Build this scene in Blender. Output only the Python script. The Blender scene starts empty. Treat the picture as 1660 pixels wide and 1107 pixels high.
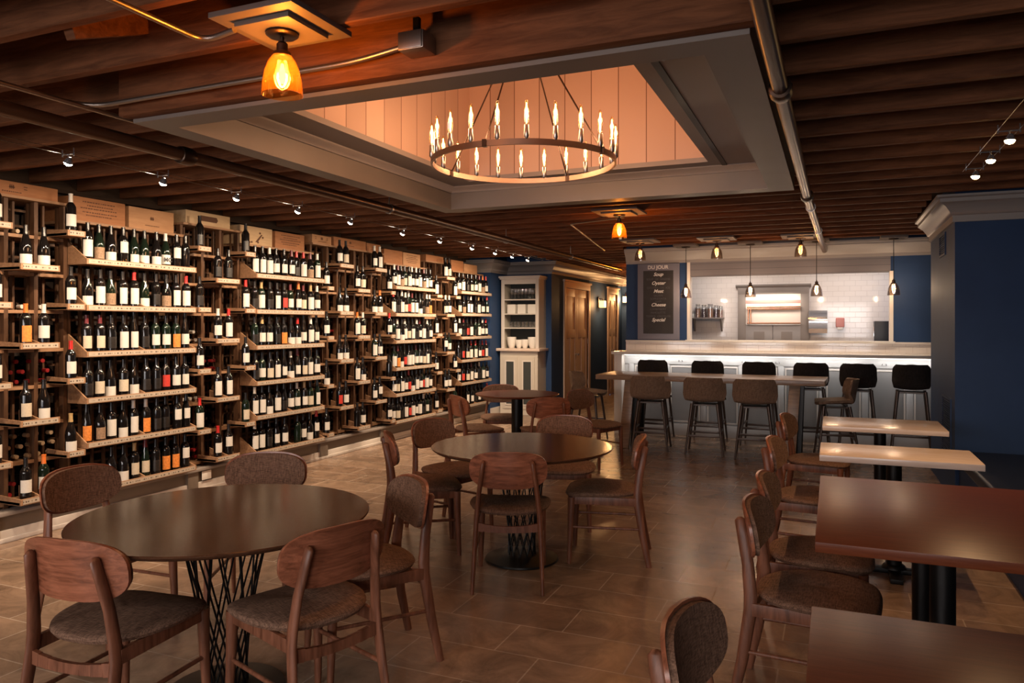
import bpy, bmesh, math, random
from math import sin, cos, pi, radians as R
from mathutils import Vector, Matrix

random.seed(7)
S = bpy.context.scene
COL = S.collection

# ------------------------------------------------------------------ camera
FPX, CX, HY, EYE = 1220.0, 830.0, 526.0, 1.53
YAW = math.atan2(520.0, FPX)
cam = bpy.data.cameras.new('camera')
cam.sensor_width = 36.0
cam.lens = FPX / 1660.0 * 36.0
cam.shift_y = -(553.5 - HY) / 1660.0
cam.clip_start = 0.05
cam_ob = bpy.data.objects.new('camera', cam)
cam_ob.location = (0, 0, EYE)
cam_ob.rotation_euler = (pi / 2, 0, YAW)
COL.objects.link(cam_ob)
S.camera = cam_ob

# ------------------------------------------------------------------ world, daylight, exposure
w = bpy.data.worlds.new('world')
S.world = w
w.use_nodes = True
w.node_tree.nodes['Background'].inputs[0].default_value = (0.45, 0.62, 1.0, 1)
w.node_tree.nodes['Background'].inputs[1].default_value = 1.2

S.view_settings.view_transform = 'Standard'
S.view_settings.look = 'None'
S.view_settings.exposure = 0.0
S.view_settings.gamma = 1.0
S.view_settings.use_curve_mapping = False
S.cycles.max_bounces = 7
S.cycles.diffuse_bounces = 4
S.cycles.glossy_bounces = 4
S.cycles.transparent_max_bounces = 12
S.cycles.sample_clamp_indirect = 4.0
S.cycles.caustics_reflective = False
S.cycles.caustics_refractive = False
S.cycles.use_denoising = True


def light(name, kind, loc, power, color, parent=None, size=None, size_y=None, rot=None, spot=None, blend=0.5, radius=None, spread=None):
    d = bpy.data.lights.new(name, kind)
    d.energy = power
    d.color = color
    if kind == 'AREA':
        d.shape = 'RECTANGLE'
        d.size = size
        d.size_y = size_y or size
        if spread:
            d.spread = spread
    if kind == 'SPOT':
        d.spot_size = spot
        d.spot_blend = blend
    if radius is not None and kind != 'AREA':
        d.shadow_soft_size = radius
    o = bpy.data.objects.new(name, d)
    o.location = loc
    if rot:
        o.rotation_euler = rot
    if parent:
        o.parent = parent
    COL.objects.link(o)
    return o


WARM = (1.0, 0.52, 0.2)
TRACK = (1.0, 0.74, 0.5)
COOL = (1.0, 0.88, 0.80)
# daylight through the three front windows behind the camera (they are built with the front wall)
for k, xx in enumerate((-4.2, -2.0, 0.35)):
    light('window_daylight', 'AREA', (xx, -2.75, 1.45), 62, COOL, size=1.5, size_y=1.7, rot=(R(58), 0, 0), spread=R(125))
# unseen fill lights added to brighten the kitchen behind the pass-through
for xx in (-1.5, 0.3):
    light('kitchen_fill_light', 'AREA', (xx, 11.5, 2.55), 13, (1.0, 0.88, 0.8), size=0.9, size_y=0.4)

# ------------------------------------------------------------------ materials
MATS = {}


def new_mat(name):
    m = bpy.data.materials.new(name)
    m.use_nodes = True
    MATS[name] = m
    nt = m.node_tree
    return m, nt, nt.nodes['Principled BSDF']


def node(nt, t, **kw):
    n = nt.nodes.new(t)
    for k, v in kw.items():
        setattr(n, k, v)
    return n


def plain(name, col, rough=0.5, metal=0.0, spec=0.5, noise=0.0, nscale=20.0, coat=0.0):
    m, nt, b = new_mat(name)
    b.inputs['Base Color'].default_value = (*col, 1)
    b.inputs['Roughness'].default_value = rough
    b.inputs['Metallic'].default_value = metal
    b.inputs['Specular IOR Level'].default_value = spec
    b.inputs['Coat Weight'].default_value = coat
    if noise:
        tc = node(nt, 'ShaderNodeTexCoord')
        nz = node(nt, 'ShaderNodeTexNoise')
        nz.inputs['Scale'].default_value = nscale
        nz.inputs['Detail'].default_value = 5
        nt.links.new(tc.outputs['Object'], nz.inputs['Vector'])
        rp = node(nt, 'ShaderNodeValToRGB')
        rp.color_ramp.elements[0].position = 0.3
        rp.color_ramp.elements[1].position = 0.7
        rp.color_ramp.elements[0].color = (*[c * (1 - noise) for c in col], 1)
        rp.color_ramp.elements[1].color = (*[min(1, c * (1 + noise)) for c in col], 1)
        nt.links.new(nz.outputs['Fac'], rp.inputs['Fac'])
        nt.links.new(rp.outputs['Color'], b.inputs['Base Color'])
    return m


def wood(name, dark, lite, axis='X', scale=6.0, stretch=12.0, rough=0.45, bump=0.05, spec=0.4, rand=0.0):
    """grain runs along axis"""
    m, nt, b = new_mat(name)
    tc = node(nt, 'ShaderNodeTexCoord')
    mp = node(nt, 'ShaderNodeMapping')
    sc = {'X': (1, stretch, stretch), 'Y': (stretch, 1, stretch), 'Z': (stretch, stretch, 1)}[axis]
    mp.inputs['Scale'].default_value = sc
    nt.links.new(tc.outputs['Object'], mp.inputs['Vector'])
    if rand:
        oi = node(nt, 'ShaderNodeObjectInfo')
        mul = node(nt, 'ShaderNodeMath', operation='MULTIPLY')
        mul.inputs[1].default_value = 37.0
        nt.links.new(oi.outputs['Random'], mul.inputs[0])
        cb = node(nt, 'ShaderNodeCombineXYZ')
        for i in range(3):
            nt.links.new(mul.outputs[0], cb.inputs[i])
        nt.links.new(cb.outputs[0], mp.inputs['Location'])
    n1 = node(nt, 'ShaderNodeTexNoise')
    n1.inputs['Scale'].default_value = scale
    n1.inputs['Detail'].default_value = 8
    n1.inputs['Roughness'].default_value = 0.65
    n1.inputs['Distortion'].default_value = 0.6
    nt.links.new(mp.outputs['Vector'], n1.inputs['Vector'])
    rp = node(nt, 'ShaderNodeValToRGB')
    e = rp.color_ramp.elements
    e[0].position, e[1].position = 0.3, 0.72
    e[0].color, e[1].color = (*dark, 1), (*lite, 1)
    nt.links.new(n1.outputs['Fac'], rp.inputs['Fac'])
    nt.links.new(rp.outputs['Color'], b.inputs['Base Color'])
    b.inputs['Roughness'].default_value = rough
    b.inputs['Specular IOR Level'].default_value = spec
    if bump:
        bp = node(nt, 'ShaderNodeBump')
        bp.inputs['Strength'].default_value = bump
        bp.inputs['Distance'].default_value = 0.01
        nt.links.new(n1.outputs['Fac'], bp.inputs['Height'])
        nt.links.new(bp.outputs['Normal'], b.inputs['Normal'])
    return m


def fabric(name, c1, c2, scale=260.0):
    m, nt, b = new_mat(name)
    tc = node(nt, 'ShaderNodeTexCoord')
    mixs = []
    for s in ((scale, scale * 0.12, scale * 0.12), (scale * 0.12, scale, scale), ):
        mp = node(nt, 'ShaderNodeMapping')
        mp.inputs['Scale'].default_value = s
        nz = node(nt, 'ShaderNodeTexNoise')
        nz.inputs['Scale'].default_value = 1.0
        nz.inputs['Detail'].default_value = 3
        nt.links.new(tc.outputs['Object'], mp.inputs['Vector'])
        nt.links.new(mp.outputs['Vector'], nz.inputs['Vector'])
        mixs.append(nz)
    ad = node(nt, 'ShaderNodeMath', operation='ADD')
    nt.links.new(mixs[0].outputs['Fac'], ad.inputs[0])
    nt.links.new(mixs[1].outputs['Fac'], ad.inputs[1])
    rp = node(nt, 'ShaderNodeValToRGB')
    rp.color_ramp.elements[0].position = 0.38
    rp.color_ramp.elements[1].position = 0.62
    rp.color_ramp.elements[0].color = (*c1, 1)
    rp.color_ramp.elements[1].color = (*c2, 1)
    hv = node(nt, 'ShaderNodeMath', operation='MULTIPLY')
    hv.inputs[1].default_value = 0.5
    nt.links.new(ad.outputs[0], hv.inputs[0])
    nt.links.new(hv.outputs[0], rp.inputs['Fac'])
    nt.links.new(rp.outputs['Color'], b.inputs['Base Color'])
    b.inputs['Roughness'].default_value = 0.85
    b.inputs['Specular IOR Level'].default_value = 0.2
    b.inputs['Sheen Weight'].default_value = 0.0
    bp = node(nt, 'ShaderNodeBump')
    bp.inputs['Strength'].default_value = 0.25
    bp.inputs['Distance'].default_value = 0.002
    nt.links.new(hv.outputs[0], bp.inputs['Height'])
    nt.links.new(bp.outputs['Normal'], b.inputs['Normal'])
    return m


def emit(name, col, strength):
    m, nt, b = new_mat(name)
    b.inputs['Base Color'].default_value = (*col, 1)
    b.inputs['Emission Color'].default_value = (*col, 1)
    b.inputs['Emission Strength'].default_value = strength
    return m


def thin_glass(name, tint, gloss=0.12, rough=0.02, scatter=None, amount=0.035):
    m, nt, b = new_mat(name)
    nt.nodes.remove(b)
    out = nt.nodes['Material Output']
    tr = node(nt, 'ShaderNodeBsdfTransparent')
    tr.inputs[0].default_value = (*tint, 1)
    gl = node(nt, 'ShaderNodeBsdfGlossy')
    gl.inputs['Roughness'].default_value = rough
    fr = node(nt, 'ShaderNodeLayerWeight')
    fr.inputs[0].default_value = 0.35
    mu = node(nt, 'ShaderNodeMath', operation='MULTIPLY_ADD')
    mu.inputs[1].default_value = 0.55
    mu.inputs[2].default_value = gloss * 0.4
    nt.links.new(fr.outputs['Facing'], mu.inputs[0])
    mx = node(nt, 'ShaderNodeMixShader')
    nt.links.new(mu.outputs[0], mx.inputs[0])
    if scatter:
        tl = node(nt, 'ShaderNodeBsdfTranslucent')
        tl.inputs[0].default_value = (*scatter, 1)
        m2 = node(nt, 'ShaderNodeMixShader')
        m2.inputs[0].default_value = amount
        nt.links.new(tr.outputs[0], m2.inputs[1])
        nt.links.new(tl.outputs[0], m2.inputs[2])
        tr = m2
    nt.links.new(tr.outputs[0], mx.inputs[1])
    nt.links.new(gl.outputs[0], mx.inputs[2])
    nt.links.new(mx.outputs[0], out.inputs[0])
    return m


def brick(name, axes, bw, bh, mortar, c1, c2, cm, rough, offset=0.5, bump=0.3, mott=0.0, spec=0.5, rough_m=0.8):
    m, nt, b = new_mat(name)
    tc = node(nt, 'ShaderNodeTexCoord')
    sp = node(nt, 'ShaderNodeSeparateXYZ')
    cb = node(nt, 'ShaderNodeCombineXYZ')
    nt.links.new(tc.outputs['Object'], sp.inputs[0])
    nt.links.new(sp.outputs[axes[0]], cb.inputs[0])
    nt.links.new(sp.outputs[axes[1]], cb.inputs[1])
    bt = node(nt, 'ShaderNodeTexBrick')
    bt.offset = offset
    bt.inputs['Scale'].default_value = 1.0
    bt.inputs['Brick Width'].default_value = bw
    bt.inputs['Row Height'].default_value = bh
    bt.inputs['Mortar Size'].default_value = mortar
    bt.inputs['Mortar Smooth'].default_value = 0.1
    bt.inputs['Color1'].default_value = (*c1, 1)
    bt.inputs['Color2'].default_value = (*c2, 1)
    bt.inputs['Mortar'].default_value = (*cm, 1)
    nt.links.new(cb.outputs[0], bt.inputs['Vector'])
    colout = bt.outputs['Color']
    hgt = node(nt, 'ShaderNodeMath', operation='SUBTRACT')
    hgt.inputs[0].default_value = 1.0
    nt.links.new(bt.outputs['Fac'], hgt.inputs[1])
    height = hgt.outputs[0]
    if mott:
        nz = node(nt, 'ShaderNodeTexNoise')
        nz.inputs['Scale'].default_value = 3.5
        nz.inputs['Detail'].default_value = 9
        nz.inputs['Roughness'].default_value = 0.7
        nz.inputs['Distortion'].default_value = 1.2
        nt.links.new(cb.outputs[0], nz.inputs['Vector'])
        rp = node(nt, 'ShaderNodeValToRGB')
        rp.color_ramp.elements[0].position = 0.3
        rp.color_ramp.elements[1].position = 0.75
        lo, hi = 1 - mott, 1 + mott * 0.6
        rp.color_ramp.elements[0].color = (lo, lo, lo, 1)
        rp.color_ramp.elements[1].color = (hi, hi, hi, 1)
        nt.links.new(nz.outputs['Fac'], rp.inputs['Fac'])
        mx = node(nt, 'ShaderNodeMix', data_type='RGBA', blend_type='MULTIPLY')
        mx.inputs['Factor'].default_value = 1.0
        nt.links.new(colout, mx.inputs['A'])
        nt.links.new(rp.outputs['Color'], mx.inputs['B'])
        colout = mx.outputs['Result']
        h2 = node(nt, 'ShaderNodeMath', operation='MULTIPLY_ADD')
        h2.inputs[1].default_value = 0.35
        nt.links.new(nz.outputs['Fac'], h2.inputs[0])
        nt.links.new(height, h2.inputs[2])
        height = h2.outputs[0]
    nt.links.new(colout, b.inputs['Base Color'])
    rr = node(nt, 'ShaderNodeMapRange')
    rr.inputs['To Min'].default_value = rough
    rr.inputs['To Max'].default_value = rough_m
    nt.links.new(bt.outputs['Fac'], rr.inputs['Value'])
    nt.links.new(rr.outputs[0], b.inputs['Roughness'])
    b.inputs['Specular IOR Level'].default_value = spec
    bp = node(nt, 'ShaderNodeBump')
    bp.inputs['Strength'].default_value = bump
    bp.inputs['Distance'].default_value = 0.004
    nt.links.new(height, bp.inputs['Height'])
    nt.links.new(bp.outputs['Normal'], b.inputs['Normal'])
    return m


def seams(name, axis, pitch, col, seam_col, rough=0.6, width=0.006, var=0.12):
    """boards with a dark seam every pitch metres along axis"""
    m, nt, b = new_mat(name)
    tc = node(nt, 'ShaderNodeTexCoord')
    sp = node(nt, 'ShaderNodeSeparateXYZ')
    nt.links.new(tc.outputs['Object'], sp.inputs[0])
    dv = node(nt, 'ShaderNodeMath', operation='DIVIDE')
    dv.inputs[1].default_value = pitch
    nt.links.new(sp.outputs[axis], dv.inputs[0])
    fr = node(nt, 'ShaderNodeMath', operation='FRACT')
    nt.links.new(dv.outputs[0], fr.inputs[0])
    lt = node(nt, 'ShaderNodeMath', operation='LESS_THAN')
    lt.inputs[1].default_value = width / pitch
    nt.links.new(fr.outputs[0], lt.inputs[0])
    fl = node(nt, 'ShaderNodeMath', operation='FLOOR')
    nt.links.new(dv.outputs[0], fl.inputs[0])
    wn = node(nt, 'ShaderNodeTexWhiteNoise', noise_dimensions='1D')
    nt.links.new(fl.outputs[0], wn.inputs['W'])
    rp = node(nt, 'ShaderNodeValToRGB')
    rp.color_ramp.elements[0].color = (*[c * (1 - var) for c in col], 1)
    rp.color_ramp.elements[1].color = (*[min(1, c * (1 + var)) for c in col], 1)
    nt.links.new(wn.outputs['Value'], rp.inputs['Fac'])
    mx = node(nt, 'ShaderNodeMix', data_type='RGBA')
    nt.links.new(lt.outputs[0], mx.inputs['Factor'])
    nt.links.new(rp.outputs['Color'], mx.inputs['A'])
    mx.inputs['B'].default_value = (*seam_col, 1)
    nt.links.new(mx.outputs['Result'], b.inputs['Base Color'])
    b.inputs['Roughness'].default_value = rough
    return m


def strip_print(name, axis, paper, ink):
    """a paper strip printed with short dark words"""
    m, nt, b = new_mat(name)
    tc = node(nt, 'ShaderNodeTexCoord')
    sp = node(nt, 'ShaderNodeSeparateXYZ')
    nt.links.new(tc.outputs['Generated'], sp.inputs[0])
    ob = node(nt, 'ShaderNodeSeparateXYZ')
    nt.links.new(tc.outputs['Object'], ob.inputs[0])
    nz = node(nt, 'ShaderNodeTexNoise', noise_dimensions='1D')
    nz.inputs['Scale'].default_value = 60.0
    nz.inputs['Detail'].default_value = 2
    nt.links.new(ob.outputs[axis], nz.inputs['W'])
    gt = node(nt, 'ShaderNodeMath', operation='GREATER_THAN')
    gt.inputs[1].default_value = 0.53
    nt.links.new(nz.outputs['Fac'], gt.inputs[0])
    d = node(nt, 'ShaderNodeMath', operation='SUBTRACT')
    d.inputs[1].default_value = 0.5
    nt.links.new(sp.outputs[2], d.inputs[0])
    a = node(nt, 'ShaderNodeMath', operation='ABSOLUTE')
    nt.links.new(d.outputs[0], a.inputs[0])
    lt = node(nt, 'ShaderNodeMath', operation='LESS_THAN')
    lt.inputs[1].default_value = 0.16
    nt.links.new(a.outputs[0], lt.inputs[0])
    mu = node(nt, 'ShaderNodeMath', operation='MULTIPLY')
    nt.links.new(gt.outputs[0], mu.inputs[0])
    nt.links.new(lt.outputs[0], mu.inputs[1])
    mx = node(nt, 'ShaderNodeMix', data_type='RGBA')
    nt.links.new(mu.outputs[0], mx.inputs['Factor'])
    mx.inputs['A'].default_value = (*paper, 1)
    mx.inputs['B'].default_value = (*ink, 1)
    nt.links.new(mx.outputs['Result'], b.inputs['Base Color'])
    b.inputs['Roughness'].default_value = 0.7
    return m


M_floor = brick('floor_tile', (0, 1), 0.62, 0.322, 0.0035, (0.215, 0.137, 0.093), (0.29, 0.192, 0.132), (0.34, 0.26, 0.20), 0.27, offset=0.36, bump=0.14, mott=0.55, spec=0.5)
M_subway_back = brick('subway_tile_wall', (0, 2), 0.155, 0.078, 0.002, (0.78, 0.72, 0.68), (0.82, 0.76, 0.72), (0.58, 0.52, 0.49), 0.07, bump=0.35, rough_m=0.5)
M_blue = plain('navy_paint', (0.023, 0.052, 0.13), 0.6, spec=0.22, noise=0.06, nscale=4)
M_grey_paint = plain('greige_paint', (0.23, 0.195, 0.175), 0.5, noise=0.05, nscale=3)
M_board = plain('lamp_board_paint', (0.125, 0.10, 0.085), 0.5)
M_tray = plain('tray_grey_paint', (0.19, 0.17, 0.155), 0.45, noise=0.05, nscale=3)
M_crown = plain('crown_grey_paint', (0.29, 0.265, 0.255), 0.45)
M_white = plain('white_trim_paint', (0.66, 0.61, 0.56), 0.4)
M_cream = plain('cream_cabinet_paint', (0.55, 0.50, 0.43), 0.45)
M_door = plain('taupe_door_paint', (0.58, 0.43, 0.34), 0.55, spec=0.3)
M_knee = plain('taupe_wall_paint', (0.17, 0.135, 0.105), 0.6, noise=0.06, nscale=3)
M_shiplap = seams('shiplap_boards', 2, 0.082, (0.165, 0.152, 0.168), (0.06, 0.055, 0.06), 0.5, 0.004, 0.05)
M_joist = wood('joist_wood', (0.085, 0.030, 0.012), (0.23, 0.088, 0.037), 'X', 3.2, 9, 0.7, 0.3, 0.2, rand=1)
M_deck = wood('deck_boards', (0.04, 0.02, 0.011), (0.10, 0.05, 0.027), 'Y', 4, 8, 0.8, 0.2, 0.2)
M_ledger = wood('ledger_wood', (0.026, 0.014, 0.009), (0.055, 0.032, 0.02), 'Y', 3, 8, 0.8, 0.3, 0.2)
M_rack = wood('rack_wood', (0.055, 0.025, 0.012), (0.115, 0.055, 0.028), 'Z', 5, 8, 0.55, 0.1, 0.3, rand=1)
M_shelf = wood('shelf_wood', (0.20, 0.105, 0.055), (0.36, 0.205, 0.115), 'Y', 5, 10, 0.5, 0.08, 0.3, rand=1)
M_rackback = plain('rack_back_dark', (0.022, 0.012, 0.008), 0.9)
M_strip = strip_print('price_strip_paper', 1, (0.38, 0.315, 0.25), (0.07, 0.048, 0.036))
M_crates = [wood('crate_pine_%s' % n, d, l, 'Y', 4, 7, 0.6, 0.08, 0.3, rand=1) for n, d, l in (
    ('red', (0.26, 0.105, 0.044), (0.36, 0.157, 0.068)), ('tan', (0.32, 0.16, 0.077), (0.44, 0.24, 0.122)), ('pale', (0.42, 0.275, 0.154), (0.55, 0.385, 0.23)))]
M_ink = plain('burnt_ink', (0.09, 0.035, 0.016), 0.8)
M_chairwood = wood('chair_walnut', (0.078, 0.026, 0.012), (0.26, 0.100, 0.055), 'Z', 4, 9, 0.42, 0.06, 0.35, rand=1)
M_chairback = wood('chair_back_veneer', (0.105, 0.031, 0.014), (0.40, 0.140, 0.074), 'X', 4.5, 11, 0.3, 0.04, 0.45, rand=1)
M_tweed = fabric('brown_tweed', (0.085, 0.044, 0.028), (0.235, 0.132, 0.086))
M_stooltweed = fabric('stool_tan_tweed', (0.12, 0.076, 0.052), (0.24, 0.16, 0.11), 200)
M_stoolblack = fabric('stool_black_cloth', (0.012, 0.010, 0.010), (0.028, 0.023, 0.021), 200)
M_tabletop = wood('dark_table_wood', (0.050, 0.021, 0.011), (0.095, 0.042, 0.022), 'X', 5, 14, 0.15, 0.02, 0.18, rand=1)
M_redtop = wood('red_table_wood', (0.100, 0.023, 0.008), (0.165, 0.043, 0.016), 'X', 5, 14, 0.32, 0.03, 0.16, rand=1)
M_palewood = wood('pale_table_wood', (0.58, 0.45, 0.37), (0.74, 0.61, 0.52), 'X', 5, 12, 0.22, 0.03, 0.5, rand=1)
M_hightop = wood('high_table_plank', (0.16, 0.095, 0.058), (0.34, 0.22, 0.14), 'X', 4, 10, 0.3, 0.08, 0.5)
M_blacksteel = plain('black_steel', (0.012, 0.011, 0.011), 0.38, 0.6)
M_darkleg = plain('dark_stool_leg', (0.075, 0.052, 0.042), 0.3, 0.3)
M_bronze = plain('dark_bronze', (0.085, 0.055, 0.04), 0.35, 0.9)
M_steel = plain('brushed_steel', (0.42, 0.38, 0.35), 0.3, 1.0)
M_chrome = plain('chrome', (0.75, 0.76, 0.8), 0.12, 0.85)
M_copper = plain('copper_pipe', (0.72, 0.36, 0.22), 0.25, 1.0)
M_pipe = plain('brown_painted_pipe', (0.11, 0.062, 0.038), 0.3, 0.5)
M_conduit = plain('galvanized_conduit', (0.34, 0.28, 0.24), 0.35, 0.9)
M_ringmetal = plain('aged_brass_ring', (0.36, 0.25, 0.19), 0.33, 0.95)
M_quartz = plain('white_quartz', (0.72, 0.68, 0.64), 0.2, noise=0.05, nscale=8)
M_bottle = plain('black_bottle_glass', (0.006, 0.005, 0.005), 0.06, spec=0.6)
M_bottlegreen = plain('green_bottle_glass', (0.006, 0.011, 0.007), 0.06, spec=0.6)
M_cushion = plain('navy_vinyl', (0.010, 0.013, 0.022), 0.35, noise=0.2, nscale=6)
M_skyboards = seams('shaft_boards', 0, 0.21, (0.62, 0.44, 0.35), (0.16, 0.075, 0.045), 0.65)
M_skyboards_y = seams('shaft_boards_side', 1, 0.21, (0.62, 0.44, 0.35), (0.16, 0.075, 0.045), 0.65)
M_chalk = plain('chalkboard', (0.022, 0.018, 0.018), 0.6, noise=0.3, nscale=6)
M_menuframe = plain('menu_frame_grey', (0.17, 0.165, 0.21), 0.5)
M_letter = plain('white_lettering', (0.75, 0.73, 0.72), 0.6)
M_faint = plain('rubbed_chalk', (0.085, 0.08, 0.095), 0.8)
M_barpanel = plain('bar_panel_paint', (0.5, 0.5, 0.5), 0.45)
M_barinset = plain('bar_inset_paint', (0.24, 0.235, 0.235), 0.5)
M_porcelain = plain('white_porcelain', (0.8, 0.77, 0.72), 0.25)
M_clear = thin_glass('clear_glass', (0.93, 0.95, 0.95), 0.5, scatter=(1.0, 1.0, 1.0), amount=0.16)
M_amber = thin_glass('amber_shade_glass', (1.0, 0.80, 0.46), 0.12, scatter=(1.0, 0.36, 0.05))
M_smoke = thin_glass('smoke_shade_glass', (0.84, 0.78, 0.73), 0.15)
M_winglass = thin_glass('window_pane_glass', (0.9, 0.93, 0.95), 0.1)
M_fil = emit('amber_filament', (1.0, 0.56, 0.16), 34)
M_fil_soft = emit('dim_amber_filament', (1.0, 0.42, 0.10), 12)
M_candle = emit('candle_filament', (1.0, 0.62, 0.26), 12)
M_lens = emit('spot_lens', (1.0, 0.86, 0.66), 60)
M_lens_warm = emit('warm_spot_lens', (1.0, 0.62, 0.25), 60)
M_lit = emit('sconce_lit_glass', (1.0, 0.55, 0.18), 3.2)
M_candleglass = thin_glass('candle_bulb_glass', (1.0, 0.86, 0.62), 0.1)
M_led = emit('led_strip', (1.0, 0.92, 0.84), 1.6)
M_pasta = plain('jar_dry_goods_tan', (0.45, 0.24, 0.13), 0.7, noise=0.4, nscale=60)
M_beans = plain('jar_dry_goods_dark', (0.10, 0.05, 0.035), 0.7, noise=0.4, nscale=60)
M_pink = plain('pink_soap_plastic', (0.62, 0.25, 0.22), 0.3)
M_boxblack = plain('black_plastic', (0.03, 0.03, 0.035), 0.35)
M_hutchback = plain('hutch_back_dark', (0.035, 0.04, 0.038), 0.6)
M_passglow = plain('pass_cabinet_white', (0.8, 0.7, 0.62), 0.5)
M_vent = plain('navy_vent_metal', (0.012, 0.034, 0.10), 0.5, 0.0, spec=0.3)

CAPS = {
    'k': (plain('capsule_black', (0.010, 0.009, 0.010), 0.25), 'black'),
    'r': (plain('capsule_red', (0.42, 0.02, 0.018), 0.3), 'red'),
    'd': (plain('capsule_maroon', (0.11, 0.015, 0.02), 0.3), 'maroon'),
    'w': (plain('capsule_white', (0.62, 0.58, 0.52), 0.35), 'white'),
    'o': (plain('capsule_orange', (0.62, 0.15, 0.025), 0.35), 'orange'),
    'c': (plain('capsule_gold', (0.40, 0.27, 0.12), 0.3), 'gold'),
}
M_lab = {
    'white': plain('label_white', (0.58, 0.55, 0.505), 0.7, noise=0.04, nscale=90),
    'cream': plain('label_cream', (0.50, 0.43, 0.33), 0.7, noise=0.08, nscale=90),
    'kraft': plain('label_kraft', (0.24, 0.15, 0.09), 0.7, noise=0.35, nscale=90),
    'orange': plain('label_orange', (0.62, 0.20, 0.035), 0.6, noise=0.25, nscale=60),
    'red': plain('label_red', (0.45, 0.03, 0.02), 0.6, noise=0.15, nscale=60),
    'dark': plain('label_dark', (0.014, 0.011, 0.010), 0.4, noise=0.6, nscale=70),
}


M_tabletop.node_tree.nodes['Principled BSDF'].inputs['Specular Tint'].default_value = (1.0, 0.66, 0.42, 1)

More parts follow.
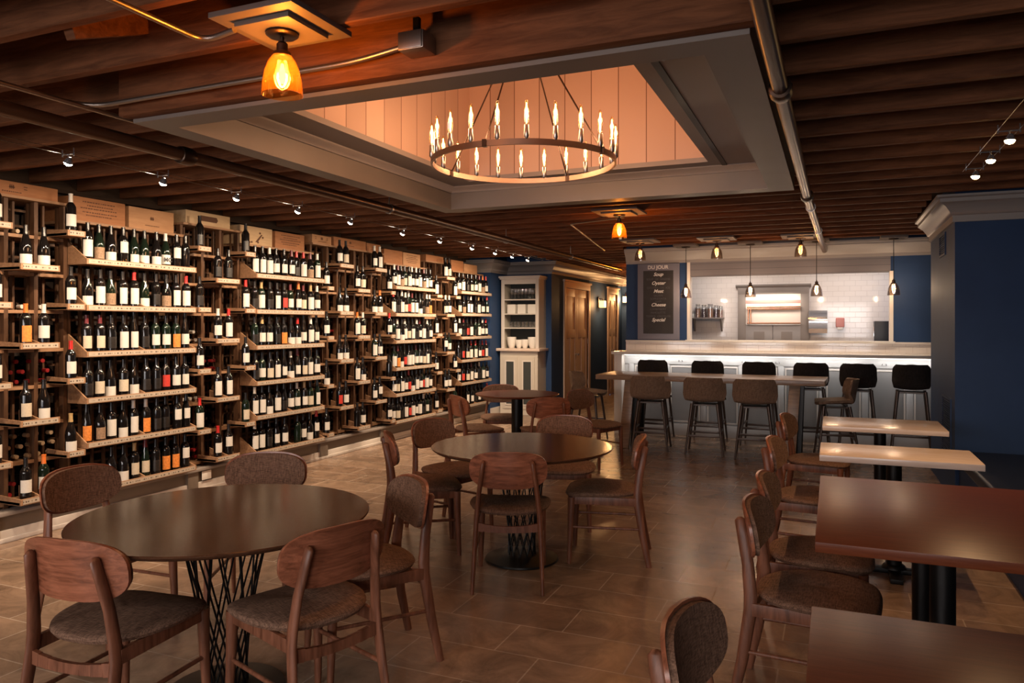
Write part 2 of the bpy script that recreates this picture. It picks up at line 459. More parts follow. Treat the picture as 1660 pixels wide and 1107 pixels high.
# ------------------------------------------------------------------ mesh builder
class MB:
    def __init__(self):
        self.v, self.f, self.mi = [], [], []
        self.cur = 0

    def add(self, vs, fs):
        o = len(self.v)
        self.v += [tuple(p) for p in vs]
        for f in fs:
            self.f.append(tuple(i + o for i in f))
            self.mi.append(self.cur)
        return self

    def box(self, x0, x1, y0, y1, z0, z1):
        vs = [(x, y, z) for z in (z0, z1) for y in (y0, y1) for x in (x0, x1)]
        return self.add(vs, [(0, 2, 3, 1), (4, 5, 7, 6), (0, 1, 5, 4), (2, 6, 7, 3), (0, 4, 6, 2), (1, 3, 7, 5)])

    def obox(self, p, q, wdt, hgt, up=(0, 0, 1)):
        """box bar from p to q with width and height"""
        p, q = Vector(p), Vector(q)
        d = (q - p).normalized()
        s = d.cross(Vector(up))
        if s.length < 1e-6:
            s = d.cross(Vector((1, 0, 0)))
        s.normalize()
        u = s.cross(d)
        vs = []
        for c in (p, q):
            for a, b in ((-1, -1), (1, -1), (1, 1), (-1, 1)):
                vs.append(c + s * (a * wdt / 2) + u * (b * hgt / 2))
        return self.add(vs, [(0, 1, 2, 3), (7, 6, 5, 4), (0, 4, 5, 1), (1, 5, 6, 2), (2, 6, 7, 3), (3, 7, 4, 0)])

    def tube(self, pts, rad, n=10, closed=False, flat=1.0):
        pts = [Vector(p) for p in pts]
        if not hasattr(rad, '__len__'):
            rad = [rad] * len(pts)
        N = len(pts)
        rings = []
        ref = None
        for i, p in enumerate(pts):
            if closed:
                t = pts[(i + 1) % N] - pts[i - 1]
            else:
                t = pts[min(i + 1, N - 1)] - pts[max(i - 1, 0)]
            t.normalize()
            if ref is None:
                ref = Vector((1, 0, 0)) if abs(t.x) < 0.8 else Vector((0, 1, 0))
            a = ref - t * ref.dot(t)
            if a.length < 1e-5:
                a = Vector((0, 0, 1)) - t * t.z
            a.normalize()
            ref = a
            b = t.cross(a)
            rings.append([p + (a * cos(2 * pi * k / n) + b * (sin(2 * pi * k / n) * flat)) * rad[i] for k in range(n)])
        vs = [q for r in rings for q in r]
        fs = []
        for i in range(N if closed else N - 1):
            j = (i + 1) % N
            for k in range(n):
                l = (k + 1) % n
                fs.append((i * n + k, i * n + l, j * n + l, j * n + k))
        if not closed:
            fs.append(tuple(range(n - 1, -1, -1)))
            fs.append(tuple((N - 1) * n + k for k in range(n)))
        return self.add(vs, fs)

    def lathe(self, prof, n=20, c=(0, 0, 0), axis='z', cap=True):
        vs, fs = [], []
        for r, z in prof:
            for k in range(n):
                a = 2 * pi * k / n
                x, y = r * cos(a), r * sin(a)
                p = {'z': (x, y, z), 'x': (z, x, y), 'y': (x, z, y)}[axis]
                vs.append((p[0] + c[0], p[1] + c[1], p[2] + c[2]))
        m = len(prof)
        for i in range(m - 1):
            for k in range(n):
                l = (k + 1) % n
                fs.append((i * n + k, i * n + l, (i + 1) * n + l, (i + 1) * n + k))
        if cap:
            if prof[0][0] > 1e-6:
                fs.append(tuple(range(n - 1, -1, -1)))
            if prof[-1][0] > 1e-6:
                fs.append(tuple((m - 1) * n + k for k in range(n)))
        return self.add(vs, fs)

    def prism(self, poly, axis, a0, a1):
        """poly: 2D points extruded along axis from a0 to a1"""
        n = len(poly)
        mk = {'x': lambda p, a: (a, p[0], p[1]), 'y': lambda p, a: (p[0], a, p[1]), 'z': lambda p, a: (p[0], p[1], a)}[axis]
        vs = [mk(p, a0) for p in poly] + [mk(p, a1) for p in poly]
        fs = [tuple(range(n - 1, -1, -1)), tuple(range(n, 2 * n))]
        for k in range(n):
            l = (k + 1) % n
            fs.append((k, l, n + l, n + k))
        return self.add(vs, fs)

    def grid(self, fn, nu, nv, thick, flip=False):
        """surface fn(u,v), u,v in 0..1, thickened along its normal"""
        P = [[Vector(fn(i / (nu - 1), j / (nv - 1))) for j in range(nv)] for i in range(nu)]
        Q = []
        for i in range(nu):
            row = []
            for j in range(nv):
                du = P[min(i + 1, nu - 1)][j] - P[max(i - 1, 0)][j]
                dv = P[i][min(j + 1, nv - 1)] - P[i][max(j - 1, 0)]
                nrm = du.cross(dv)
                if nrm.length > 1e-9:
                    nrm.normalize()
                row.append(P[i][j] + nrm * (-thick if flip else thick))
            Q.append(row)
        vs = [p for r in P for p in r] + [p for r in Q for p in r]
        o = nu * nv
        fs = []
        for i in range(nu - 1):
            for j in range(nv - 1):
                a, b, c, d = i * nv + j, (i + 1) * nv + j, (i + 1) * nv + j + 1, i * nv + j + 1
                fs.append((a, d, c, b))
                fs.append((o + a, o + b, o + c, o + d))
        for i in range(nu - 1):
            for j in (0, nv - 1):
                a, b = i * nv + j, (i + 1) * nv + j
                fs.append((a, b, o + b, o + a) if j == 0 else (b, a, o + a, o + b))
        for j in range(nv - 1):
            for i in (0, nu - 1):
                a, b = i * nv + j, i * nv + j + 1
                fs.append((b, a, o + a, o + b) if i == 0 else (a, b, o + b, o + a))
        return self.add(vs, fs)

    def disc_panel(self, a, b, n_exp, fy, y_off0, y_off1, rings=7, seg=40):
        """rounded panel in x,z (half sizes a, b), bent by fy(x,z); solid between offsets"""
        vs, fs = [], []
        for side in (0, 1):
            off = (y_off0, y_off1)[side]
            x, z = 0.0, 0.0
            vs.append((0, fy(0, 0) + off, 0))
            for r in range(1, rings + 1):
                q = r / rings
                for k in range(seg):
                    t = 2 * pi * k / seg
                    c, s = cos(t), sin(t)
                    x = a * q * math.copysign(abs(c) ** (2 / n_exp), c)
                    z = b * q * math.copysign(abs(s) ** (2 / n_exp), s)
                    vs.append((x, fy(x, z) + off, z))
        o = 1 + rings * seg
        for side in (0, 1):
            base = side * o
            for k in range(seg):
                l = (k + 1) % seg
                t = (base, base + 1 + k, base + 1 + l)
                fs.append(t if side == 0 else t[::-1])
                for r in range(1, rings):
                    q = (base + 1 + (r - 1) * seg + k, base + 1 + r * seg + k, base + 1 + r * seg + l, base + 1 + (r - 1) * seg + l)
                    fs.append(q if side == 0 else q[::-1])
        e = 1 + (rings - 1) * seg
        for k in range(seg):
            l = (k + 1) % seg
            fs.append((e + k, o + e + k, o + e + l, e + l))
        return self.add(vs, fs)

    def build(self, name, mats, parent=None, angle=35, bevel=0.0, bseg=2, loc=None, rotz=None):
        me = bpy.data.meshes.new(name)
        me.from_pydata(self.v, [], self.f)
        if not isinstance(mats, (list, tuple)):
            mats = [mats]
        for m in mats:
            me.materials.append(m)
        me.polygons.foreach_set('material_index', self.mi)
        bm = bmesh.new()
        bm.from_mesh(me)
        bmesh.ops.recalc_face_normals(bm, faces=bm.faces)
        if bevel:
            ed = [e for e in bm.edges if len(e.link_faces) == 2 and e.calc_face_angle(0) > R(40)]
            bmesh.ops.bevel(bm, geom=ed, offset=bevel, segments=bseg, profile=0.6, affect='EDGES', clamp_overlap=True)
        bm.to_mesh(me)
        bm.free()
        me.shade_smooth()
        me.set_sharp_from_angle(angle=R(angle))
        o = bpy.data.objects.new(name, me)
        if parent:
            o.parent = parent
        if loc is not None:
            o.location = loc
        if rotz is not None:
            o.rotation_euler = (0, 0, rotz)
        COL.objects.link(o)
        return o


def tag(o, label, cat, group=None, kind=None):
    o['label'] = label
    o['category'] = cat
    if group:
        o['group'] = group
    if kind:
        o['kind'] = kind
    return o


def thing(name, label, cat, loc=(0, 0, 0), rotz=0.0, group=None):
    o = bpy.data.objects.new(name, None)
    o.empty_display_size = 0.1
    o.location = loc
    o.rotation_euler = (0, 0, rotz)
    COL.objects.link(o)
    return tag(o, label, cat, group)


def struct(name, mb, m, label=None, cat='wall', **kw):
    o = mb.build(name, m, **kw)
    o['kind'] = 'structure'
    o['category'] = cat
    if label:
        o['label'] = label
    return o


def text_mesh(name, body, size, m, shear=0.0, off=0.0, extrude=.0007):
    cu = bpy.data.curves.new(name + '_curve', 'FONT')
    cu.body = body
    cu.size = size
    cu.align_x = 'CENTER'
    cu.extrude = extrude
    cu.shear = shear
    cu.offset = off
    tmp = bpy.data.objects.new(name + '_curve', cu)
    COL.objects.link(tmp)
    dg = bpy.context.evaluated_depsgraph_get()
    me = bpy.data.meshes.new_from_object(tmp.evaluated_get(dg))
    me.name = name
    me.materials.clear()
    me.materials.append(m)
    bpy.data.objects.remove(tmp)
    bpy.data.curves.remove(cu)
    o = bpy.data.objects.new(name, me)
    COL.objects.link(o)
    return o




def children(o):
    return [c for c in bpy.data.objects if c.parent == o]


def snapshot(root):
    """(child, [grandchildren]) list, read once so that copying is quick"""
    return [(c, children(c)) for c in children(root)]


def copy_thing(root, tree, loc, rotz, label, group=None):
    r = root.copy()
    COL.objects.link(r)
    r.location = loc
    r.rotation_euler = (0, 0, rotz)
    r['label'] = label
    if group:
        r['group'] = group
    for ch, sub in tree:
        c = ch.copy()
        COL.objects.link(c)
        c.parent = r
        for g in sub:
            d = g.copy()
            COL.objects.link(d)
            d.parent = c
    return r


ORD = ['first', 'second', 'third', 'fourth', 'fifth', 'sixth', 'seventh', 'eighth', 'ninth', 'tenth', 'eleventh', 'twelfth',
       'thirteenth', 'fourteenth', 'fifteenth', 'sixteenth', 'seventeenth', 'eighteenth', 'nineteenth', 'twentieth',
       'twenty-first', 'twenty-second', 'twenty-third', 'twenty-fourth', 'twenty-fifth', 'twenty-sixth', 'twenty-seventh',
       'twenty-eighth', 'twenty-ninth', 'thirtieth', 'thirty-first', 'thirty-second', 'thirty-third', 'thirty-fourth', 'thirty-fifth']

# ------------------------------------------------------------------ the room
ZJ, ZD = 2.62, 2.83          # joist underside, deck underside
XL, XR = -5.78, 1.62         # left and right wall faces
YF = -2.6                    # front wall face (behind the camera)
YBAR = 10.75                 # bar wall face
TX0, TX1, TY0, TY1 = -3.10, -0.255, 2.62, 5.80   # ceiling tray outer edge

struct('floor', MB().box(XL - .2, XR + .2, YF - .2, 17.2, -.1, 0), M_floor, 'brown stone-look tile floor laid in a running bond', 'floor')
# deck with a hole for the skylight shaft
SX0, SX1, SY0, SY1 = -2.70, -0.815, 3.0, 5.46
d = MB()
for a in ((XL - .2, SX0 - .04, YF - .2, 17.2), (SX1 + .04, XR + .2, YF - .2, 17.2), (SX0 - .04, SX1 + .04, YF - .2, SY0 - .04), (SX0 - .04, SX1 + .04, SY1 + .04, 17.2)):
    d.box(a[0], a[1], a[2], a[3], ZD, ZD + .06)
struct('ceiling', d, M_deck, 'dark wooden deck boards above the exposed joists', 'ceiling')

struct('wall_left', MB().box(XL - .15, XL, YF, 11.5, 0, ZD), M_rackback, 'dark wall behind the wine racks')
struct('wall_right', MB().box(XR, XR + .15, YF, 11.5, 0, ZD), M_blue, 'navy wall behind the banquette')
# front wall with three windows
fw = MB()
wx = [(-4.95, -3.45), (-2.75, -1.25), (-0.4, 1.1)]
prev = XL
for a, b in wx:
    fw.box(prev, a, YF - .15, YF, 0, ZD)
    fw.box(a, b, YF - .15, YF, 0, .6)
    fw.box(a, b, YF - .15, YF, 2.3, ZD)
    prev = b
fw.box(prev, XR, YF - .15, YF, 0, ZD)
struct('wall_front', fw, M_grey_paint, 'front wall with windows behind the viewer')
for i, (a, b) in enumerate(wx):
    wf = MB()
    wf.box(a, a + .05, YF - .12, YF - .04, .6, 2.3).box(b - .05, b, YF - .12, YF - .04, .6, 2.3)
    wf.box(a + .05, b - .05, YF - .12, YF - .04, .6, .65).box(a + .05, b - .05, YF - .12, YF - .04, 2.25, 2.3)
    wf.box((a + b) / 2 - .02, (a + b) / 2 + .02, YF - .11, YF - .05, .65, 2.25)
    o = struct('window_%d' % (i + 1), wf, M_white, 'white window frame in the front wall', 'window')
    MB().box(a + .04, b - .04, YF - .085, YF - .08, .64, 2.26).build('pane', M_winglass, o)

# back-left walls: rack end return, hutch alcove, corridor
XA, YA, XC, YC = -5.30, 12.2, -4.46, 16.9
struct('wall_alcove', MB().prism([(XL, 11.5), (XA, 11.5), (XA, YA), (XC, YA), (XC, 12.83), (XC - .14, 12.83), (XC - .14, YA + .14), (XL, YA + .14)], 'z', 0, ZJ + .18), M_blue, 'navy wall around the white hutch')
cw = MB()
for a, b in ((12.83, 12.92), (14.3, 15.78), (16.45, YC)):
    cw.box(XC - .14, XC, a, b, 0, ZJ + .18)
for a, b in ((12.92, 14.3), (15.78, 16.45)):
    cw.box(XC - .14, XC, a, b, 2.2, ZJ + .18)
struct('wall_corridor', cw, M_blue, 'dark navy corridor wall with two doors')
struct('wall_back', MB().box(XC - .14, -2.77, YC, YC + .14, 0, ZJ + .18), M_blue, 'navy end wall of the corridor')

# bar wall with pass-through opening
OX0, OX1, OZ0, OZ1 = -1.86, 0.68, 1.285, 2.205
struct('wall_bar', MB().box(-2.77, OX0, YBAR, YBAR + .14, 0, ZJ + .18).box(OX1, XR, YBAR, YBAR + .14, 0, ZJ + .18)
       .box(-2.77, -2.63, YBAR + .14, YC, 0, ZJ + .18), M_blue, 'navy wall beside the kitchen pass-through')
struct('wall_header', MB().box(OX0, OX1, YBAR - .01, YBAR + .14, OZ1, ZJ + .18), M_shiplap, 'grey shiplap header above the pass-through')
struct('wall_backsplash', MB().box(-2.77, XR, YBAR - .02, YBAR + .0, 1.10, OZ0).box(OX0, OX1, YBAR, YBAR + .14, 0, OZ0), M_subway_back, 'white glossy tile backsplash behind the bar counter')
struct('wall_kitchen', MB().box(-2.6, XR, 12.3, 12.44, 0, 2.75), M_subway_back, 'white glossy subway tile kitchen wall')
struct('ceiling_kitchen', MB().box(-2.63, XR, YBAR + .14, 12.3, 2.6, 2.62), M_white, 'white kitchen ceiling', 'ceiling')
struct('floor_kitchen', MB().box(-2.63, XR, YBAR + .14, 12.3, 0, .01), M_knee, 'kitchen floor', 'floor')
# pier on the right
PX, PY0, PY1 = 0.955, 7.36, 9.06
struct('wall_pier', MB().box(PX, XR, PY0, PY1, 0, ZJ + .15), M_blue, 'broad navy pier beside the banquette')


def sweep(path, prof, name, m, label, angle=50):
    """mitred moulding; profile is (offset to the right of travel, z)"""
    n = len(path)
    pts = [Vector((p[0], p[1])) for p in path]
    mb = MB()
    vs = []
    for i, p in enumerate(pts):
        ds = []
        if i > 0:
            ds.append((pts[i] - pts[i - 1]).normalized())
        if i < n - 1:
            ds.append((pts[i + 1] - pts[i]).normalized())
        ns = [Vector((q.y, -q.x)) for q in ds]
        if len(ns) == 2:
            mit = (ns[0] + ns[1])
            mit = mit / max(0.2, 1 + ns[0].dot(ns[1]))
        else:
            mit = ns[0]
        for off, z in prof:
            vs.append((p.x + mit.x * off, p.y + mit.y * off, z))
    k = len(prof)
    fs = []
    for i in range(n - 1):
        for j in range(k):
            l = (j + 1) % k
            fs.append((i * k + j, i * k + l, (i + 1) * k + l, (i + 1) * k + j))
    fs.append(tuple(range(k)))
    fs.append(tuple((n - 1) * k + j for j in range(k))[::-1])
    mb.add(vs, fs)
    o = mb.build(name, m, angle=angle)
    o['kind'] = 'structure'
    o['category'] = 'moulding'
    o['label'] = label
    return o


CROWN = [(0, 2.405), (.016, 2.405), (.016, 2.445), (.03, 2.455), (.036, 2.475), (.062, 2.515), (.10, 2.555), (.118, 2.562), (.118, 2.585), (.132, 2.59), (.132, 2.617), (0, 2.617)]
sweep([(XL + .02, 11.5), (XA, 11.5), (XA, YA), (XC, YA), (XC, YC), (-2.77, YC)], CROWN, 'trim_1', M_crown, 'grey crown moulding above the hutch and corridor')
sweep([(-2.77, YBAR), (PX + .3, YBAR)], CROWN, 'trim_2', M_crown, 'grey crown moulding above the bar wall')
CROWN2 = [(0, z) for z in (2.40,)] + [(.02, 2.40), (.02, 2.455), (.035, 2.46), (.045, 2.485), (.075, 2.525), (.115, 2.555), (.125, 2.56), (.125, 2.59), (.15, 2.60), (.15, 2.618), (0, 2.618)]
sweep([(PX, PY1), (PX, PY0), (XR, PY0)], CROWN2, 'trim_3', M_crown, 'grey crown moulding around the navy pier')
# opening trims and sill
t = MB()
t.box(OX0 - .03, OX0 + .012, YBAR - .025, YBAR + .14, OZ0, 2.405)
t.box(OX1 - .012, OX1 + .03, YBAR - .025, YBAR + .14, OZ0, OZ1 + .01)
struct('trim_4', t, M_white, 'white side trims of the pass-through', 'trim')
struct('trim_5', MB().box(OX0 - .05, OX1 + .05, YBAR - .06, YBAR + .16, OZ0, OZ0 + .03), M_quartz, 'pale stone sill of the pass-through', 'trim', bevel=.004)
struct('trim_6', MB().box(-2.77, OX0 - .05, YBAR - .045, YBAR, OZ0, OZ0 + .02).box(OX1 + .05, PX + .4, YBAR - .045, YBAR, OZ0, OZ0 + .02), M_white, 'white cap along the tile backsplash', 'trim')

# knee wall below the racks, with cap, piers and baseboard
XK = -5.36
kw = MB().box(XL, XK, YF, 11.5, 0, .19)
for ya, yb in ((3.28, 3.42), (5.08, 5.2), (5.66, 5.78), (6.98, 7.12), (8.22, 8.34), (9.5, 9.62), (10.12, 10.24)):
    kw.box(XK - .01, XK + .03, ya, yb, 0, .185)
struct('wall_knee', kw, M_knee, 'low taupe wall under the wine racks')
struct('trim_7', MB().box(XL, XK + .05, YF, 11.5, .19, .215), M_grey_paint, 'ledge on top of the low rack wall', 'trim', bevel=.004)
struct('baseboard_left', MB().box(XK, XK + .02, YF, 11.5, 0, .085).box(XK, XK + .032, YF, 11.5, 0, .03), M_white, 'white baseboard under the wine racks', 'baseboard', bevel=.004)
struct('baseboard_corridor', MB().box(XA, XC + .015, YA - .015, YA, 0, .12).box(XC, XC + .015, YA - .015, 12.83, 0, .12).box(XC, XC + .015, 14.3, 15.78, 0, .12)
       .box(XA, XA + .015, 11.5, YA, 0, .12).box(XC, -2.77, YC - .015, YC, 0, .12), M_white, 'white baseboard along the navy walls', 'baseboard')
struct('trim_8', MB().box(XL, XL + .09, YF, 11.5, 2.585, ZD), M_ledger, 'dark ledger beam along the wall above the racks', 'beam')

# wall plates
pl = MB().box(XK + .03, XK + .036, 5.24, 5.35, .03 + .07, .03 + .15)
o = tag(pl.build('wall_plate', M_porcelain, bevel=.002), 'small white wall plate on the low wall under the racks', 'plate')

# ------------------------------------------------------------------ ceiling joists
J0 = 3.49 - .40 * 15
joists = []
k = 0
rows = []
yy = J0
while yy < 16.8:
    if YF < yy:
        rows.append(yy)
    yy += .40
JN = len(rows)


def joist(x0, x1, y, label):
    mb = MB()
    # a slightly uneven plank
    n = max(2, int((x1 - x0) / .8))
    mb.box(x0, x1, y - .024, y + .024, ZJ, ZD - .002)
    o = mb.build('ceiling_joist', M_joist, bevel=.004, bseg=1)
    tag(o, label, 'joist', 'exposed ceiling joists')


before = [y for y in rows if y <= TY0 - .03][::-1]            # nearest the tray first
beside = [y for y in rows if TY0 - .03 < y < TY1 + .03]
beyond = [y for y in rows if TY1 + .03 <= y <= YBAR - .1]
deep = [y for y in rows if y > YBAR - .1]
for i, y in enumerate(before):
    joist(XL + .09, XR, y, '%s full-width ceiling joist on the viewer side of the skylight tray, counted from it' % ORD[i])
for i, y in enumerate(beside):
    joist(XL + .09, TX0 - .03, y, '%s joist left of the skylight tray, counted from its near edge' % ORD[i])
    joist(TX1 + .03, XR, y, '%s joist right of the skylight tray, counted from its near edge' % ORD[i])
for i, y in enumerate(beyond):
    joist(XL + .09, PX - .16 if PY0 - .16 < y < PY1 + .02 else XR, y, '%s ceiling joist between the skylight tray and the bar wall, counted from the tray' % ORD[i])
for i, y in enumerate(deep):
    joist(XL + .09 if y < 11.4 else XC + .02, -2.8, y, '%s ceiling joist over the corridor, counted from the bar wall' % ORD[i])
# trimmer joists beside the tray: doubled timber on the near side, and blocking between joists
trim = MB().box(TX0 - .02, TX1 + .02, TY0 - .065, TY0 - .004, 2.517, ZD - .002)
tag(trim.build('header_joist', M_joist, bevel=.004), 'reddish doubled joist along the near edge of the skylight tray', 'joist')
bk = [(-2.62, 1.89, 'slanted wooden block between the joists near the amber front lamp'), (-3.3, 1.5, 'slanted wooden block between the joists in the top left corner'),
      (-1.5, 1.49, 'slanted wooden block between the joists right of the front lamp')]
for bx, by, lb in bk:
    mb = MB().obox((bx, by + .03, ZJ + .03), (bx, by + .37, ZD - .04), .05, .12)
    tag(mb.build('bridging_block', M_joist, bevel=.003), lb, 'block', 'bridging blocks')

# ------------------------------------------------------------------ ceiling tray and skylight shaft
ZS = 2.50
IX0, IX1, IY0, IY1 = -2.965, -0.425, 2.765, 5.645
tr = MB()
for a in ((TX0, IX0, TY0, TY1), (IX1, TX1, TY0, TY1), (IX0, IX1, TY0, IY0), (IX0, IX1, IY1, TY1)):
    tr.box(a[0], a[1], a[2], a[3], ZS, ZS + .30)
tray = struct('trim_9', tr, M_tray, 'grey painted dropped frame around the skylight', 'ceiling tray', bevel=0)
up = MB()
for a in ((IX0, SX0, IY0, IY1), (SX1, IX1, IY0, IY1), (SX0, SX1, IY0, SY0), (SX0, SX1, SY1, IY1)):
    up.box(a[0], a[1], a[2], a[3], 2.685, 2.72)
struct('ceiling_tray', up, M_crown, 'pale grey upper soffit around the skylight', 'ceiling')
COVE = [(0, 2.635), (.012, 2.635), (.022, 2.655), (.05, 2.672), (.055, 2.684), (0, 2.684)]
sweep([(IX0, IY0), (IX0, IY1), (IX1, IY1), (IX1, IY0), (IX0, IY0)], COVE, 'trim_10', M_crown, 'small cove moulding inside the ceiling tray')
struct('trim_11', MB().box(-.735, -.70, IY0 + .12, IY1 - .02, 2.678, 2.686), M_blacksteel, 'dark slot in the upper soffit of the tray', 'slot')
ZTOP = 4.3
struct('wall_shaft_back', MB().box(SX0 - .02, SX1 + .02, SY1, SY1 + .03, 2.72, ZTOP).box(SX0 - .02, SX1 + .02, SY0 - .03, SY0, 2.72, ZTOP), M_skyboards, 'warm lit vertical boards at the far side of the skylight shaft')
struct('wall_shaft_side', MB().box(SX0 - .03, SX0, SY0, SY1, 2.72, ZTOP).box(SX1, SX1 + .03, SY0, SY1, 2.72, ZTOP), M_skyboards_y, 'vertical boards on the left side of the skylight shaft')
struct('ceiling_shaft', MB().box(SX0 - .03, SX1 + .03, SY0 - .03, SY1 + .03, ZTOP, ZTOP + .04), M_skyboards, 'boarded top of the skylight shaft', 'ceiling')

# ------------------------------------------------------------------ chandelier
CHX, CHY, CHZ, CHR = -1.715, 4.2, 2.50, 0.55
ch = thing('chandelier', 'round metal ring chandelier with slim candle bulbs under the skylight', 'chandelier', (CHX, CHY, CHZ))
ring = MB()
NS = 96
for (ra, rb, za, zb) in ((CHR - .006, CHR + .006, -.016, .016),):
    prof = [(ra, za), (rb, za), (rb, zb), (ra, zb), (ra, za)]
    ring.lathe(prof, NS, cap=False)
ring.build('ring', M_ringmetal, ch)
for k in range(22):
    a = YAW + 2 * pi * (k + .05) / 22 - pi / 2
    x, y = CHR * cos(a), CHR * sin(a)
    s = MB().lathe([(.006, .0), (.0145, .012), (.0145, .075), (.011, .08), (.0, .08)], 12, (x, y, .012)).build('candle_socket', M_steel, ch)
    b = MB().lathe([(.006, .09), (.0125, .11), (.0135, .14), (.0115, .19), (.006, .218), (0, .226)], 12, (x, y, .0)).build('bulb', M_candleglass, ch)
    MB().lathe([(0, .098), (.0045, .10), (.0065, .13), (.0055, .18), (.003, .205), (0, .208)], 8, (x, y, .0)).build('filament', M_candle, b)
    light('candle_light', 'POINT', (x, y, .17), 2.6, (1.0, .54, .30), ch, radius=.03)
HUBZ = .86
for a0 in (57, 147, 247, 322):
    a = R(a0) + YAW
    x, y = CHR * cos(a), CHR * sin(a)
    rd = MB().tube([(x, y, .0), (x * .04, y * .04, HUBZ)], .005, 6)
    rd.box(x - .012, x + .012, y - .012, y + .012, -.019, .021)
    rd.build('hanging_rod', M_bronze, ch)
MB().lathe([(0, HUBZ - .03), (.03, HUBZ - .02), (.035, HUBZ), (.03, HUBZ + .03), (.006, HUBZ + .05), (.006, ZTOP - CHZ - .03), (.06, ZTOP - CHZ - .02), (.06, ZTOP - CHZ)], 16).build('hub', M_bronze, ch)

# ------------------------------------------------------------------ pipes and conduits
def pipe(name, label, pts, r, m, cat='pipe', coll=(), hang=()):
    o = MB().tube(pts, r, 14).build(name, m)
    tag(o, label, cat)
    for c in coll:
        c = Vector(c)
        MB().lathe([(r, -.05), (r + .012, -.045), (r + .016, -.02), (r + .016, .02), (r + .012, .045), (r, .05)], 18, tuple(c), 'y', cap=False).build('coupling', M_bronze, o)
    for c in hang:
        q = MB().lathe([(r + .001, -.012), (r + .007, -.012), (r + .007, .012), (r + .001, .012), (r + .001, -.012)], 16, tuple(c), 'y', cap=False)
        q.tube([(c[0], c[1], c[2] + r), (c[0], c[1], ZJ + .05)], .005, 6)
        q.build('hanger', M_steel, o)
    return o


pipe('sprinkler_pipe', 'thick brown pipe running to the bar along the right edge of the skylight tray', [(-.205, YF + .02, 2.5), (-.20, 3, 2.5), (-.18, 6, 2.5), (-.10, YBAR - .05, 2.5)], .033, M_pipe, 'pipe',
     coll=[(-.198, 3.3, 2.5), (-.178, 6.1, 2.5)], hang=[(-.168, 6.7, 2.5), (-.139, 8.4, 2.5)])
pipe('sprinkler_pipe', 'thick dark pipe running the length of the room in front of the wine racks', [(-3.43, YF + .02, 2.5), (-3.42, 6, 2.5), (-3.46, 13, 2.5)], .036, M_pipe, 'pipe',
     coll=[(-3.43, 3.25, 2.5)], hang=[(-3.42, 5.4, 2.5), (-3.44, 7.9, 2.5), (-3.44, 10.2, 2.5)])


def arc_path(pts, r=.12, n=6):
    """polyline with rounded corners"""
    P = [Vector(p) for p in pts]
    out = [P[0]]
    for i in range(1, len(P) - 1):
        a, b, c = P[i - 1], P[i], P[i + 1]
        d1, d2 = (a - b), (c - b)
        rr = min(r, d1.length * .45, d2.length * .45)
        p, q = b + d1.normalized() * rr, b + d2.normalized() * rr
        for k in range(n + 1):
            t_ = k / n
            out.append(p * (1 - t_) ** 2 + b * (2 * t_ * (1 - t_)) + q * t_ ** 2)
    out.append(P[-1])
    return out


pipe('conduit', 'grey conduit bending from the left pipe run to the junction box above the tray', arc_path([(-3.28, 1.2, 2.56), (-3.26, 2.50, 2.56), (-1.75, 2.50, 2.57), (-1.5, 2.50, 2.60)], .16), .011, M_conduit, 'conduit')
pipe('conduit', 'thin conduit running beside the left tray edge and turning right behind it', arc_path([(-3.22, 1.2, 2.545), (-3.19, 6.05, 2.545), (-2.0, 6.1, 2.575), (-.4, 6.1, 2.575)], .15), .011, M_conduit, 'conduit')
pipe('conduit', 'shiny conduit curving from the top edge to the amber front lamp', arc_path([(-2.145, 1.2, 2.585), (-2.155, 2.13, 2.585), (-1.99, 2.11, 2.595)], .1), .011, M_conduit, 'conduit')
pipe('conduit', 'shiny conduit bending below the joists at the top right', arc_path([(-.02, 1.4, 2.58), (-.01, 2.36, 2.58), (.62, 2.34, 2.58), (.75, 2.40, 2.63)], .12), .011, M_conduit, 'conduit')
pipe('conduit', 'thin conduit making a corner near the corridor entrance ceiling', arc_path([(-1.9, 7.3, 2.59), (-2.55, 7.55, 2.59), (-3.0, 10.4, 2.59)], .06), .009, M_conduit, 'conduit')
jb = thing('junction_box', 'grey metal junction box on the joist above the skylight tray', 'junction box', (-1.46, 2.50, 2.60))
MB().box(-.055, .055, -.05, .05, -.035, .035).build('body', M_conduit, jb, bevel=.006)
MB().box(-.05, .05, -.056, -.05, -.032, .032).build('cover', M_steel, jb, bevel=.002)
MB().box(-.012, .012, -.01, .01, .035, .10).build('strap', M_blacksteel, jb)

# ------------------------------------------------------------------ lamps
SHADE = [(.028, 0), (.034, -.004), (.05, -.028), (.062, -.06), (.069, -.096), (.072, -.126), (.0735, -.145)]


